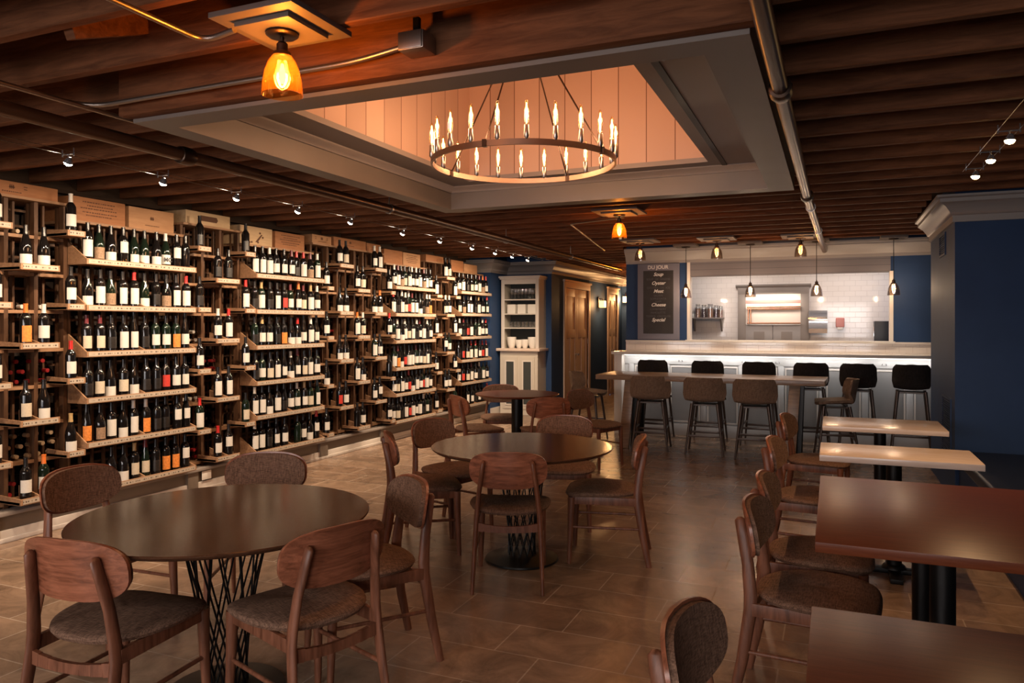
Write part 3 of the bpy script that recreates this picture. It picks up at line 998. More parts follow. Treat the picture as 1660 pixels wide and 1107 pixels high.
def jar_lamp(loc, label, group, glass, fil, power, drop=0.0, board=.22, colour=WARM, zb=None):
    x, y = loc
    top = ZJ - .002
    L = thing('pendant_lamp' if drop else 'ceiling_lamp', label, 'lamp', (x, y, top), 0, group)
    z = 0
    if drop:
        MB().box(-board * .5, board * .5, -board * .5, board * .5, -.03, 0).build('mounting_board', M_board, L, bevel=.002)
        z = -.03
    else:
        MB().box(-board, board, -board * .95, board * .95, -.02, 0).build('mounting_board', M_board, L, bevel=.002)
        MB().box(-board * .66, board * .66, -board * .62, board * .62, -.038, -.02).build('inner_board', M_board, L, bevel=.002)
        z = -.038
    MB().lathe([(.0, z), (.056, z), (.058, z - .008), (.05, z - .014), (.012, z - .016)], 24).build('canopy', M_bronze, L)
    s0 = z - .016
    if drop:
        MB().tube([(0, 0, s0), (0, 0, -drop)], .004, 6).build('cord', M_blacksteel, L)
        s0 = -drop
    MB().lathe([(.007, s0), (.007, s0 - .015), (.014, s0 - .018), (.02, s0 - .025), (.02, s0 - .05), (.03, s0 - .054), (.034, s0 - .07), (.03, s0 - .073), (0, s0 - .073)], 18).build('socket', M_bronze, L)
    gz = s0 - .062
    sh = [(r, gz + zz) for r, zz in SHADE]
    inner = [(r - .002, zz) for r, zz in reversed(sh)]
    MB().lathe(sh + inner, 28, cap=False).build('glass_shade', glass, L)
    b = MB().lathe([(.012, gz - .012), (.014, gz - .03), (.026, gz - .065), (.027, gz - .085), (.018, gz - .11), (.004, gz - .122), (0, gz - .124)], 16).build('bulb', M_candleglass, L)
    MB().lathe([(0, gz - .03), (.006, gz - .034), (.011, gz - .06), (.012, gz - .085), (.006, gz - .104), (0, gz - .106)], 12).build('filament', fil, b)
    light('lamp_light', 'POINT', (0, 0, gz - .075), power, colour, L, radius=.03)
    return L


jar_lamp((-1.825, 2.17), 'amber glass ceiling lamp on a square board nearest the viewer, top left', 'amber ceiling lamps', M_amber, M_fil, 30, board=.18)
jar_lamp((-1.88, 7.03), 'amber glass ceiling lamp alone between the skylight tray and the bar', 'amber ceiling lamps', M_amber, M_fil, 24)
jar_lamp((-2.29, 9.6), 'left of three smoky glass ceiling lamps in a row before the bar', 'smoky ceiling lamps', M_smoke, M_fil_soft, 10)
jar_lamp((-1.34, 9.7), 'middle of three smoky glass ceiling lamps in a row before the bar', 'smoky ceiling lamps', M_smoke, M_fil_soft, 10)
jar_lamp((-.36, 9.8), 'right of three smoky glass ceiling lamps in a row before the bar', 'smoky ceiling lamps', M_smoke, M_fil_soft, 10)
for xx, lb in ((-1.84, 'leftmost long-cord glass pendant hanging over the bar beside the menu board'), (-1.0, 'second long-cord glass pendant from the menu board, over the bar'),
               (-.19, 'third long-cord glass pendant from the menu board, over the bar'), (.69, 'rightmost long-cord glass pendant hanging over the bar before the navy wall')):
    jar_lamp((xx, 10.36), lb, 'cord pendants over the bar', M_smoke, M_fil_soft, 28, drop=.52, board=.3, colour=(1.0, .90, .84))


jar_lamp((-3.15, 13.4), 'unseen amber ceiling lamp added to light the corridor doors, behind the bar wall', 'amber ceiling lamps', M_amber, M_fil, 42)  # unseen lamp added to light the corridor doors and crown


def spotlight(x, y, label, group, warm, aim, power):
    L = thing('cable_spotlight', label, 'spotlight', (x, y, 2.56), 0, group)
    MB().tube([(-.05, 0, .0), (.05, 0, .0)], .004, 6).tube([(-.05, 0, -.012), (-.05, 0, .035)], .004, 6).tube([(.05, 0, -.012), (.05, 0, .035)], .004, 6).build('crossbar', M_chrome, L)
    MB().tube([(0, 0, 0), (.004, 0, -.022)], .004, 6).build('stem', M_chrome, L)
    dr = (Vector(aim) - Vector((x, y, 2.51))).normalized()
    q = dr.to_track_quat('-Z', 'Y')
    h = MB().lathe([(.006, .03), (.012, .026), (.022, .008), (.027, -.006), (.026, -.008)], 16, cap=False).build('lamp_head', M_chrome, L)
    h.location = (.004, 0, -.045)
    h.rotation_mode = 'QUATERNION'
    h.rotation_quaternion = q
    MB().lathe([(0, -.003), (.025, -.003), (.0245, -.012), (.019, -.020), (.010, -.025), (0, -.026)], 16).build('lens', M_lens_warm if warm else M_lens, h)
    s = light('spot_beam', 'SPOT', (0, 0, -.035), power, (1.0, .60, .30) if warm else TRACK, h, spot=R(150), blend=1.0, radius=.02)
    return L


TRK = [3.139, 3.841, 4.536, 5.265, 6.037, 6.99, 7.825, 8.686, 9.4, 10.0, 10.6]
for i, y in enumerate([1.2, 2.2] + TRK):
    nm = 'unseen' if i < 2 else ORD[i - 2]
    lb = '%s small cable spotlight from the front of the row along the wine racks' % ORD[i - 2] if i >= 2 else 'small cable spotlight at the %s front end of the rack row, out of the frame' % ('very' if i == 0 else 'near')
    spotlight(-4.26, y, lb, 'cable spotlights along the racks', False, (-5.3, y + .1, .75), 105 if y < 9 else 140)
for i, y in enumerate((4.716, 5.244, 5.768)):
    spotlight(.862, y, '%s warm cable spotlight on the right, counted from the navy pier' % ('third', 'second', 'first')[i], 'warm cable spotlights on the right', True, (.75, y - .1, .7), 34)
for nm, xx, ya, yb, lb in (('left', -4.31, YF + .05, 11.4, 'outer'), ('left', -4.21, YF + .05, 11.4, 'inner')):
    tag(MB().tube([(xx, ya, 2.572), (xx, 4, 2.568), (xx, yb, 2.572)], .0022, 5).build('track_cable', M_steel), '%s low-voltage cable carrying the spotlights along the wine racks' % lb, 'cable', 'left track cables')
for xx, lb in ((.812, 'left'), (.912, 'right')):
    tag(MB().tube([(xx, 1.0, 2.572), (xx, 5.9, 2.568)], .0022, 5).build('track_cable', M_steel), '%s low-voltage cable carrying the warm spotlights on the right' % lb, 'cable', 'right track cables')

# wall sconces
def sconce(loc, rotz, label):
    L = thing('wall_sconce', label, 'sconce', loc, rotz, 'wall sconces')
    MB().box(-.035, .035, -.02, 0, -.09, .13).build('back_plate', M_bronze, L, bevel=.003)
    MB().tube([(0, -.01, .09), (0, -.10, .09), (0, -.10, .05)], .008, 8).build('arm', M_bronze, L)
    MB().box(-.06, .06, -.16, -.04, -.09, .05).build('glass_shade', M_lit, L, bevel=.012)
    light('sconce_light', 'POINT', (0, -.24, -.02), 26, WARM, L, radius=.05)


sconce((XC, 14.98, 1.97), R(90), 'lit square glass sconce on the corridor wall between the two doors')
sconce((-4.34, YC, 2.12), 0, 'lit square glass sconce on the corridor end wall beside the menu board')

# ------------------------------------------------------------------ corridor doors
def double_door(n, y0, y1, label):
    D = thing('door_%d' % n, label, 'door')
    D['kind'] = 'structure'
    cs = MB()
    cs.box(XC - .02, XC + .022, y0 - .1, y0, 0, 2.2).box(XC - .02, XC + .022, y1, y1 + .1, 0, 2.2)
    cs.box(XC - .02, XC + .022, y0 - .1, y1 + .1, 2.2, 2.31).box(XC - .02, XC + .045, y0 - .13, y1 + .13, 2.31, 2.345)
    cs.build('casing', M_door, D, bevel=.003)
    ym = (y0 + y1) / 2
    for a, b, kn in ((y0 + .004, ym - .002, b'l'), (ym + .002, y1 - .004, b'r')):
        lf = MB().box(XC - .06, XC - .028, a, b, .01, 2.195)
        for (za, zb) in ((.0, .14), (1.28, 1.44), (2.05, 2.195)):
            lf.box(XC - .03, XC - .012, a + .085, b - .085, max(.01, za), zb)
        st = .085
        lf.box(XC - .03, XC - .012, a, a + st, .01, 2.195).box(XC - .03, XC - .012, b - st, b, .01, 2.195)
        mid = (a + b) / 2
        lf.box(XC - .03, XC - .012, mid - .03, mid + .03, .14, 1.28)
        leaf = lf.build('door_leaf', M_door, D, bevel=.003)
        if kn == b'l':
            kx = MB().lathe([(.026, 0), (.026, .006), (.01, .01), (.01, .03), (.026, .04), (.03, .055), (.02, .066), (0, .068)], 16, (XC - .012, b - .04, .97), 'x')
            kx.build('door_knob', M_chrome, leaf)
    for zz in (.35, 1.15, 1.85):
        MB().box(XC - .014, XC + .002, y1 - .012, y1 + .012, zz, zz + .1).build('hinge', M_steel, D)
    return D


double_door(1, 12.92, 14.3, 'taupe panelled double door with a round knob in the corridor')
double_door(2, 15.78, 16.45, 'narrow taupe door at the far end of the corridor')

# ------------------------------------------------------------------ wine bottles
ARC = {}


def bottle_body(kind):
    if kind == 'bordeaux':
        prof = [(0, .004), (.030, 0), (.0368, .006), (.0372, .19), (.0355, .205), (.026, .222), (.0165, .236), (.0145, .25), (.0138, .292), (.0152, .293), (.0152, .30), (0, .30)]
    elif kind == 'burgundy':
        prof = [(0, .004), (.032, 0), (.0395, .006), (.0398, .135), (.038, .155), (.031, .185), (.0225, .212), (.0165, .235), (.0142, .26), (.0138, .29), (.0152, .291), (.0152, .298), (0, .298)]
    else:
        prof = [(0, .004), (.028, 0), (.0345, .006), (.0348, .14), (.033, .165), (.026, .21), (.018, .25), (.0142, .28), (.0136, .32), (.015, .321), (.015, .328), (0, .328)]
    return prof


NECK = {'bordeaux': [(.0168, .236), (.0149, .25), (.0142, .292), (.0158, .293), (.0158, .3015), (0, .3015)],
        'burgundy': [(.0171, .235), (.0147, .26), (.0142, .29), (.0158, .291), (.0158, .2995), (0, .2995)],
        'tall': [(.0184, .25), (.0147, .28), (.014, .32), (.0156, .321), (.0156, .3295), (0, .3295)]}


def rad_at(prof, z):
    for (r0, z0), (r1, z1) in zip(prof[1:], prof[2:]):
        if z0 <= z <= z1 and z1 > z0:
            return r0 + (r1 - r0) * (z - z0) / (z1 - z0)
    return prof[2][0]


LABS = {  # code: (z0, z1, half angle, material, words)
    'W': (.055, .145, 68, 'white', 'a white label'), 'T': (.040, .170, 62, 'white', 'a tall white label'),
    'S': (.015, .092, 74, 'white', 'a low white label'), 'H': (.095, .185, 58, 'white', 'a high white label'),
    'C': (.045, .140, 68, 'cream', 'a cream label'), 'B': (.03, .12, 72, 'kraft', 'a brown label'),
    'O': (.03, .145, 60, 'orange', 'an orange label'), 'R': (.05, .15, 55, 'red', 'a red label'),
    'D': (.04, .13, 62, 'dark', 'a dark label'), 'M': (.035, .115, 72, 'white', 'a black-lettered label'), 'N': None}
_mesh = {}
BOTTLE_PROTO = {}


def bottle_proto(kind, lab, cap, green):
    key = (kind, lab, cap, green)
    if key in BOTTLE_PROTO:
        return BOTTLE_PROTO[key]
    prof = bottle_body(kind)
    if ('b', kind, green) not in _mesh:
        o = MB().lathe(prof, 18).build('wine_bottle', M_bottlegreen if green else M_bottle, angle=40)
        _mesh[('b', kind, green)] = o.data
        bpy.data.objects.remove(o)
    if ('c', kind, cap) not in _mesh:
        o = MB().lathe(NECK[kind], 14).build('capsule', CAPS[cap][0], angle=40)
        _mesh[('c', kind, cap)] = o.data
        bpy.data.objects.remove(o)
    L = LABS[lab]
    if L and ('l', kind, lab) not in _mesh:
        z0, z1, ha, mt, _ = L
        r = rad_at(prof, (z0 + z1) / 2)
        r = max(r, rad_at(prof, z0), rad_at(prof, z1 - .001)) + .0006
        vs, fs = [], []
        n = 12
        for i in range(n + 1):
            a = R(-ha + 2 * ha * i / n)
            for rr, z in ((r, z0), (r, z1), (r - .0012, z1), (r - .0012, z0)):
                vs.append((rr * cos(a), rr * sin(a), z))
        for i in range(n):
            for j in range(4):
                l = (j + 1) % 4
                fs.append((i * 4 + j, (i + 1) * 4 + j, (i + 1) * 4 + l, i * 4 + l))
        fs += [(0, 1, 2, 3), (n * 4 + 3, n * 4 + 2, n * 4 + 1, n * 4)]
        mb = MB().add(vs, fs)
        o = mb.build('label', M_lab[mt], angle=60)
        _mesh[('l', kind, lab)] = o.data
        bpy.data.objects.remove(o)
    BOTTLE_PROTO[key] = (_mesh[('b', kind, green)], _mesh[('c', kind, cap)], _mesh.get(('l', kind, lab)) if L else None)
    return BOTTLE_PROTO[key]


NB = 0


def bottle(x, y, z, rot, kind, lab, cap, where, group, green=False):
    global NB
    NB += 1
    body, cp, lb = bottle_proto(kind, lab, cap, green)
    b = bpy.data.objects.new('wine_bottle', body)
    COL.objects.link(b)
    b.location = (x, y, z)
    b.rotation_euler = (0, 0, rot)
    words = '%s-capped bottle with %s, %s' % (CAPS[cap][1], LABS[lab][4] if LABS[lab] else 'no visible label', where)
    tag(b, words, 'bottle', group)
    c = bpy.data.objects.new('capsule', cp)
    c.parent = b
    COL.objects.link(c)
    if lb:
        l = bpy.data.objects.new('label', lb)
        l.parent = b
        COL.objects.link(l)
    if lab == 'M':
        t = text_mesh('lettering', 'MC', .05, M_boxblack, 0, .0012)
        t.parent = b
        t.location = (.0425, 0, .056)
        t.rotation_euler = (R(90), 0, R(90))
    return b


# ------------------------------------------------------------------ wine racks
XF = -5.22          # shelf front edge
XRK = -5.42         # rack front face
XBK = -5.74         # rack back
ROWZ = [1.99, 1.635, 1.28, .925, .585, .235]
ROWN = ['top', 'second', 'third', 'fourth', 'fifth', 'bottom']


def rack_shelf(par, y0, y1, z, depth_front=XF, brackets=(), strip=None, th=.022):
    sh = MB().box(XRK - .02, depth_front, y0, y1, z + .001, z + th)
    sh.box(depth_front, depth_front + .012, y0, y1, z, z + .045)
    o = sh.build('shelf', M_shelf, par, bevel=.0015, bseg=1)
    MB().box(depth_front + .012, depth_front + .0135, y0 + .015, y1 - .015, z + .007, z + .039).build('price_strip', M_strip, o)
    for yb, h in brackets:
        MB().prism([(XRK - .02, z), (depth_front - .0005, z), (depth_front - .0005, z + .045), (XRK - .02, z + h)], 'y', yb - .006, yb + .006).build('bracket', M_shelf, o)
    return o


def wide_rack(y0, y1, name_words, codes, caps, n, ytop=2.315, rows=ROWZ):
    R_ = thing('wine_rack', '%s wine rack with long bracketed display shelves' % name_words, 'wine rack', (0, 0, 0), 0, 'wide wine racks')
    lat = MB()
    N = 11
    for i in range(N):
        y = y0 + .01 + (y1 - y0 - .02) * i / (N - 1)
        lat.box(XRK - .03, XRK - .01, y - .009, y + .009, .217, ytop)
        lat.box(XBK + .02, XBK + .04, y - .009, y + .009, .217, ytop)
    zz = .26
    while zz < ytop - .05:
        lat.box(XRK - .05, XRK - .03, y0, y1, zz, zz + .018)
        lat.box(XBK + .04, XBK + .06, y0, y1, zz, zz + .018)
        zz += .118
    lat.build('slat_lattice', M_rack, R_)
    for y in (y0 - .0, y1 - .022):
        MB().box(XRK - .035, XRK, y, y + .022, .217, ytop).build('upright', M_rack, R_)
    MB().box(XBK, XRK + .06, y0, y1, ytop, ytop + .022).build('top_board', M_shelf, R_, bevel=.002)
    for r, z in enumerate(rows):
        rack_shelf(R_, y0, y1, z, XF, [(y0 + .0065, .19), ((y0 + y1) / 2, .12), (y1 - .0065, .12)])
        cs = codes[r]
        kp = caps[r]
        m = len(cs)
        for i in range(m):
            if cs[i] == '.':
                continue
            y = y0 + .055 + (y1 - y0 - .11) * (i + .5 * 0) / (m - 1)
            kind = 'burgundy' if cs[i] in 'SBM' else ('bordeaux' if random.random() < .85 else 'tall')
            if kind == 'tall' and r == 0:
                kind = 'bordeaux'
            if z > 1.9:
                pass
            bottle(XF - .052 - random.uniform(0, .02), y + random.uniform(-.006, .006), z + .0225, R(-14 + random.uniform(-14, 14)), kind, cs[i], kp[i],
                   '%s along %s shelf of %s rack' % (ORD[i], ROWN[r], name_words), 'bottles on the wide racks', green=random.random() < .12)
    return R_


wide_rack(3.99, 5.06, 'nearest wide', ['TBSHSSSMHN', 'STBTTSDBTT', 'CCDTTDWWOW', 'DCSCSDDRWW', 'OBTSTODDHH', '..SSCCDOOH'],
          ['kkkkkkkwkk', 'kkkkrkkkkr', 'ddkkkkkkkk', 'kkkkkkkkkk', 'kkkkwwkkkk', 'kkkkcdkkkk'], 10)
wide_rack(5.82, 6.90, 'second wide', ['TTTWWWDTBT', 'DTDTRWWCTW', 'DWWDOSSWTW', 'DWCTWSWCTW', 'TTSTDWWWCT', 'TTDWW.NWSH'],
          ['kkwkkdrrdw', 'kckkkdodcw', 'kckkkkrkwk', 'kkkkkwdkkk', 'wkkkkkwckk', 'wkkkkkkkkr'], 10)
wide_rack(8.385, 9.46, 'third wide', ['WTBCTWWTBTW', 'TDTCRTTSDBO', 'DTSTCTDWTDW', 'TOSRTTWWCTD', 'WCTWRSTWRTW', 'WCDTRTWTDWD'],
          ['wdkkkwwkdkk', 'rkwwwdkkkww', 'kwkwkkwdkwk', 'kdkkkkdkkkk', 'kkkkrkkkkkk', 'kkwkkkkkwkk'], 11)
wide_rack(10.26, 11.36, 'farthest wide', ['WTDCWTBW', 'CBTTDTWW', 'WDRTDTWW', 'DRCTTWRT', 'WRCTWDTW', '..TWDWDW'],
          ['kkkkkdor', 'kkkwkckr', 'wdkkkkwr', 'kkkrrkrr', 'kkkdkwkk', 'kkkkkkkr'], 8, rows=[2.0, 1.66, 1.30, .945, .595, .24], ytop=2.34)

LA = [2.19, 1.64, 1.085, .54]      # shelf levels of one set of narrow columns
LB = [1.915, 1.355, .81, .262]     # and of the other
GN = ['top', 'second', 'third', 'lowest']
lying = MB()
lying_cap = []


def cell_bottles(y0, y1, z, nrow, ncol, cap):
    """bottles lying in a cell with their necks to the room"""
    for r in range(nrow):
        for c in range(ncol):
            y = y0 + (y1 - y0) * (c + .5 + (.5 if r % 2 else 0) * .6) / (ncol + .3)
            zz = z + .042 + r * .074
            xs = XRK - .05 + random.uniform(-.03, .02)
            lying.cur = 0
            prof = [(0, 0), (.0142, .001), (.0142, .06), (.018, .075), (.037, .10), (.037, .27), (0, .272)]
            lying.lathe([(r_, xs - z_) for r_, z_ in prof], 10, (0, y, zz), 'x')
            lying.cur = cap
            lying.lathe([(0, xs + .002), (.0156, xs + .001), (.0156, xs - .045)], 10, (0, y, zz), 'x', cap=False)


def narrow_rack(name_words, y0, y1, cols, filler):
    """cols: (ya, yb, levels, n bottles, codes string per level, caps string per level, column words)"""
    R_ = thing('wine_rack', '%s wine rack with short staggered display shelves' % name_words, 'wine rack', (0, 0, 0), 0, 'narrow wine racks')
    ytop = 2.435
    lat = MB()
    edges = sorted({round(v, 3) for c in cols for v in (c[0] - .04, c[1] + .02)})
    n = max(4, int((y1 - y0) / .107))
    for i in range(n + 1):
        y = y0 + .012 + (y1 - y0 - .024) * i / n
        lat.box(XBK + .02, XBK + .04, y - .009, y + .009, .217, ytop)
        lat.box(XRK - .11, XRK - .09, y - .008, y + .008, .217, ytop)
    zz = .26
    while zz < ytop - .05:
        lat.box(XBK + .04, XBK + .06, y0, y1, zz, zz + .018)
        zz += .118
    lat.build('slat_lattice', M_rack, R_)
    posts = {round(y0, 3), round(y1 - .03, 3)}
    for c in cols:
        if c[3] == 2:
            posts.add(round(c[0] + .02, 3))
            posts.add(round(c[1] - .05, 3))
    for y in sorted(posts):
        MB().box(XRK - .05, XRK, y, y + .03, .217, ytop).build('upright', M_rack, R_)
    MB().box(XBK, XRK + .04, y0, y1, ytop, ytop + .02).build('top_board', M_shelf, R_, bevel=.002)
    for z in sorted(set(LA + LB)):
        MB().box(XBK + .05, XRK - .001, y0 + .004, y1 - .004, z - .028, z - .004).build('rail', M_shelf, R_)
    for ya, yb, lev, nb, codes, caps, cw_ in cols:
        for r, z in enumerate(lev):
            rack_shelf(R_, ya, yb, z, XF, [(ya + .006, .055), (yb - .006, .055)] if nb == 1 else [(ya + .006, .055), ((ya + yb) / 2, .10)])
            for i in range(nb):
                cd = codes[r * nb + i]
                if cd == '.':
                    continue
                y = (ya + yb) / 2 if nb == 1 else ya + (yb - ya) * (.27 + .46 * i)
                kind = 'burgundy' if cd in 'SBM' else 'bordeaux'
                who = ('left one' if i == 0 else 'right one') if nb == 2 else 'alone'
                bottle(XF - .055, y, z + .0225, R(-14 + random.uniform(-10, 10)), kind, cd, caps[r * nb + i],
                       '%s, %s shelf, %s, %s rack' % (who, GN[r], cw_, name_words), 'bottles on the narrow racks', green=random.random() < .1)
    for (ya, yb, z, nr, nc, cp) in filler:
        cell_bottles(ya, yb, z, nr, nc, cp)
    return R_


narrow_rack('leftmost narrow', 3.05, 3.985, [
    (3.28, 3.43, LA, 1, 'WWWW', 'kkkk', 'left column'),
    (3.485, 3.775, LB, 2, 'SSOWCSWW', 'kkowkkko', 'middle column'),
    (3.835, 3.98, LA, 1, 'WWWS', 'wkrc', 'right column')],
    [(3.5, 3.9, 2.17, 1, 4, 1), (3.5, 3.9, 1.62, 1, 3, 3), (3.5, 3.9, 1.068, 3, 4, 2), (3.5, 3.95, .522, 3, 5, 1), (3.1, 3.45, .80, 3, 4, 0), (3.1, 3.4, 1.0, 2, 3, 1), (3.55, 3.95, .25, 2, 4, 2)])
narrow_rack('second narrow', 5.075, 5.815, [
    (5.085, 5.235, LA, 1, 'DDWT', 'kkkr', 'left column'),
    (5.30, 5.595, LB, 2, 'DDWTTTWH', 'kkwrkkrk', 'middle column'),
    (5.67, 5.81, LA, 1, 'DTWC', 'krkk', 'right column')],
    [(5.12, 5.4, 1.345, 2, 3, 3), (5.3, 5.62, .522, 3, 4, 0), (5.12, 5.4, .80, 2, 3, 3), (5.3, 5.6, 1.068, 2, 4, 2), (5.12, 5.4, .25, 2, 3, 2)])
narrow_rack('third narrow', 6.91, 8.38, [
    (6.955, 7.075, LB, 1, 'WWSW', 'kkkk', 'first column'),
    (7.19, 7.455, LA, 2, 'WCSSSSRW', 'kkkkkkkk', 'second column'),
    (7.545, 7.80, LB, 2, 'WCTCTSNW', 'kkowkkkk', 'third column'),
    (7.915, 8.175, LA, 2, 'WTSSTWWH', 'wwkokkkk', 'fourth column'),
    (8.275, 8.38, LB, 1, 'WWNW', 'krkk', 'fifth column')],
    [(7.2, 7.45, 1.34, 2, 3, 2), (7.5, 7.85, 1.068, 3, 4, 0), (7.9, 8.2, 1.34, 2, 3, 2), (7.9, 8.2, .80, 3, 3, 1), (7.2, 7.5, .80, 2, 4, 0), (7.15, 7.5, .24, 4, 4, 0), (7.5, 7.85, .522, 3, 4, 0), (7.9, 8.2, 1.9, 2, 3, 0)])
narrow_rack('fourth narrow', 9.47, 10.25, [
    (9.50, 9.655, LB, 1, 'TTWW', 'kkkk', 'left column'),
    (9.79, 10.04, LA, 2, 'TCCWHWWW', 'kkwwkkkk', 'middle column'),
    (10.085, 10.235, LB, 1, 'TTWW', 'kkkk', 'right column')],
    [(9.75, 10.05, .80, 3, 3, 1), (9.75, 10.05, 1.34, 2, 3, 2), (9.5, 9.75, .522, 2, 3, 2), (9.75, 10.05, .25, 3, 3, 0)])
o = lying.build('lying_wine_bottles', [M_bottle, plain('lying_cap_gold', (0.36, 0.25, 0.15), .4), plain('lying_cap_red', (0.28, 0.018, 0.02), .35), plain('lying_cap_white', (0.6, 0.55, 0.5), .4)])
tag(o, 'many dark bottles lying neck-out in the cells of the narrow racks', 'bottles', None, 'stuff')

# crates on top of the racks
CR = [  # y0, y1, z0, z1, material, words, mark
    (3.20, 3.66 + .235, 2.457, 2.553, 0, 'long low stamped wine crate lying on the leftmost narrow rack', 'low'),
    (4.005, 4.485, 2.338, 2.528, 0, 'reddish wine crate with lines of print, left on the nearest wide rack', 'text'),
    (4.52, 4.985, 2.338, 2.52, 1, 'tan wine crate with a small crest, right on the nearest wide rack', 'crest'),
    (5.12, 5.665, 2.457, 2.575, 2, 'pale low crate with a dark plaque on the second narrow rack', 'plaque'),
    (5.80, 6.265, 2.338, 2.522, 2, 'pale wine crate with a branch print, left on the second wide rack', 'branch'),
    (6.31, 6.785, 2.338, 2.515, 0, 'orange-brown wine crate with printed lines, right on the second wide rack', 'text'),
    (6.92, 7.275, 2.457, 2.552, 1, 'low tan crate at the left end of the third narrow rack', 'low'),
    (7.32, 7.985, 2.457, 2.568, 0, 'long orange-brown crate in the middle of the third narrow rack', 'crest'),
    (8.0, 8.315, 2.457, 2.56, 0, 'orange-brown crate at the right end of the third narrow rack', 'crest'),
    (8.40, 8.86, 2.338, 2.525, 0, 'plain orange crate, left on the third wide rack', 'none'),
    (8.875, 9.34, 2.338, 2.52, 1, 'tan crate with faint print, right on the third wide rack', 'text'),
    (9.50, 10.03, 2.457, 2.545, 0, 'low orange-brown crate on the fourth narrow rack', 'none'),
    (10.28, 10.70, 2.363, 2.53, 0, 'orange crate, left on the farthest wide rack', 'none'),
    (10.72, 11.2, 2.363, 2.50, 1, 'tan crate, right on the farthest wide rack', 'none')]
XCF = -5.40
for y0, y1, z0, z1, mi, lb, mk in CR:
    C = thing('wine_crate', lb, 'crate', (0, 0, 0), 0, 'wooden wine crates on the racks')
    m = M_crates[mi]
    bx = MB().box(XBK + .02, XCF - .012, y0 + .011, y1 - .011, z0, z1)
    bx.build('crate_box', m, C)
    fp = MB().box(XCF - .012, XCF, y0, y1, z0, z1).build('front_panel', m, C, bevel=.002)
    for y in (y0, y1 - .011):
        MB().box(XBK + .01, XCF - .012, y, y + .011, z0, z1).build('end_panel', m, C, bevel=.002)
    ym, zm, hh = (y0 + y1) / 2, (z0 + z1) / 2, z1 - z0
    mb = MB()
    if mk == 'text':
        for j, (wd, zz) in enumerate(((.30, .82), (.22, .68), (.34, .56), (.30, .40), (.24, .28))):
            yy = ym - wd * (y1 - y0)
            while yy < ym + wd * (y1 - y0):
                ln = random.uniform(.008, .022)
                mb.box(XCF, XCF + .0008, yy, yy + ln, z0 + hh * zz - .004, z0 + hh * zz + .004)
                yy += ln + random.uniform(.003, .009)
    elif mk in ('crest', 'low'):
        for j in range(3):
            mb.box(XCF, XCF + .0008, ym - .016 + j * .012, ym - .008 + j * .012, zm - .004, zm + .026)
        mb.box(XCF, XCF + .0008, ym - .02, ym + .022, zm + .006, zm + .013)
        yy = ym - .07
        while yy < ym + .07:
            ln = random.uniform(.006, .014)
            mb.box(XCF, XCF + .0008, yy, yy + ln, z0 + hh * .2, z0 + hh * .2 + .008)
            yy += ln + .005
        if mk == 'low':
            for q in (-.11, .1):
                mb.box(XCF, XCF + .0008, ym + q - .014, ym + q + .014, zm + .018, zm + .024).box(XCF, XCF + .0008, ym + q - .012, ym + q + .012, zm, zm + .006)
    elif mk == 'plaque':
        mb.prism([(ym - .10, zm - .022), (ym + .10, zm - .022), (ym + .115, zm), (ym + .10, zm + .028), (ym - .10, zm + .028), (ym - .115, zm)], 'x', XCF, XCF + .0015)
    elif mk == 'branch':
        mb.prism([(ym - .02, z0 + .03), (ym + .015, z0 + .03), (ym + .085, z0 + .11), (ym + .07, z0 + .115)], 'x', XCF, XCF + .0008)
        for q in ((.05, .125), (.09, .085), (-.10, .022), (-.07, .026), (.02, .03)):
            mb.prism([(ym + q[0] + .014 * cos(t_), z0 + q[1] + .011 * sin(t_)) for t_ in [k * pi / 4 for k in range(8)]], 'x', XCF, XCF + .001)
    if mb.v:
        mb.build('printed_lettering', M_ink, fp)

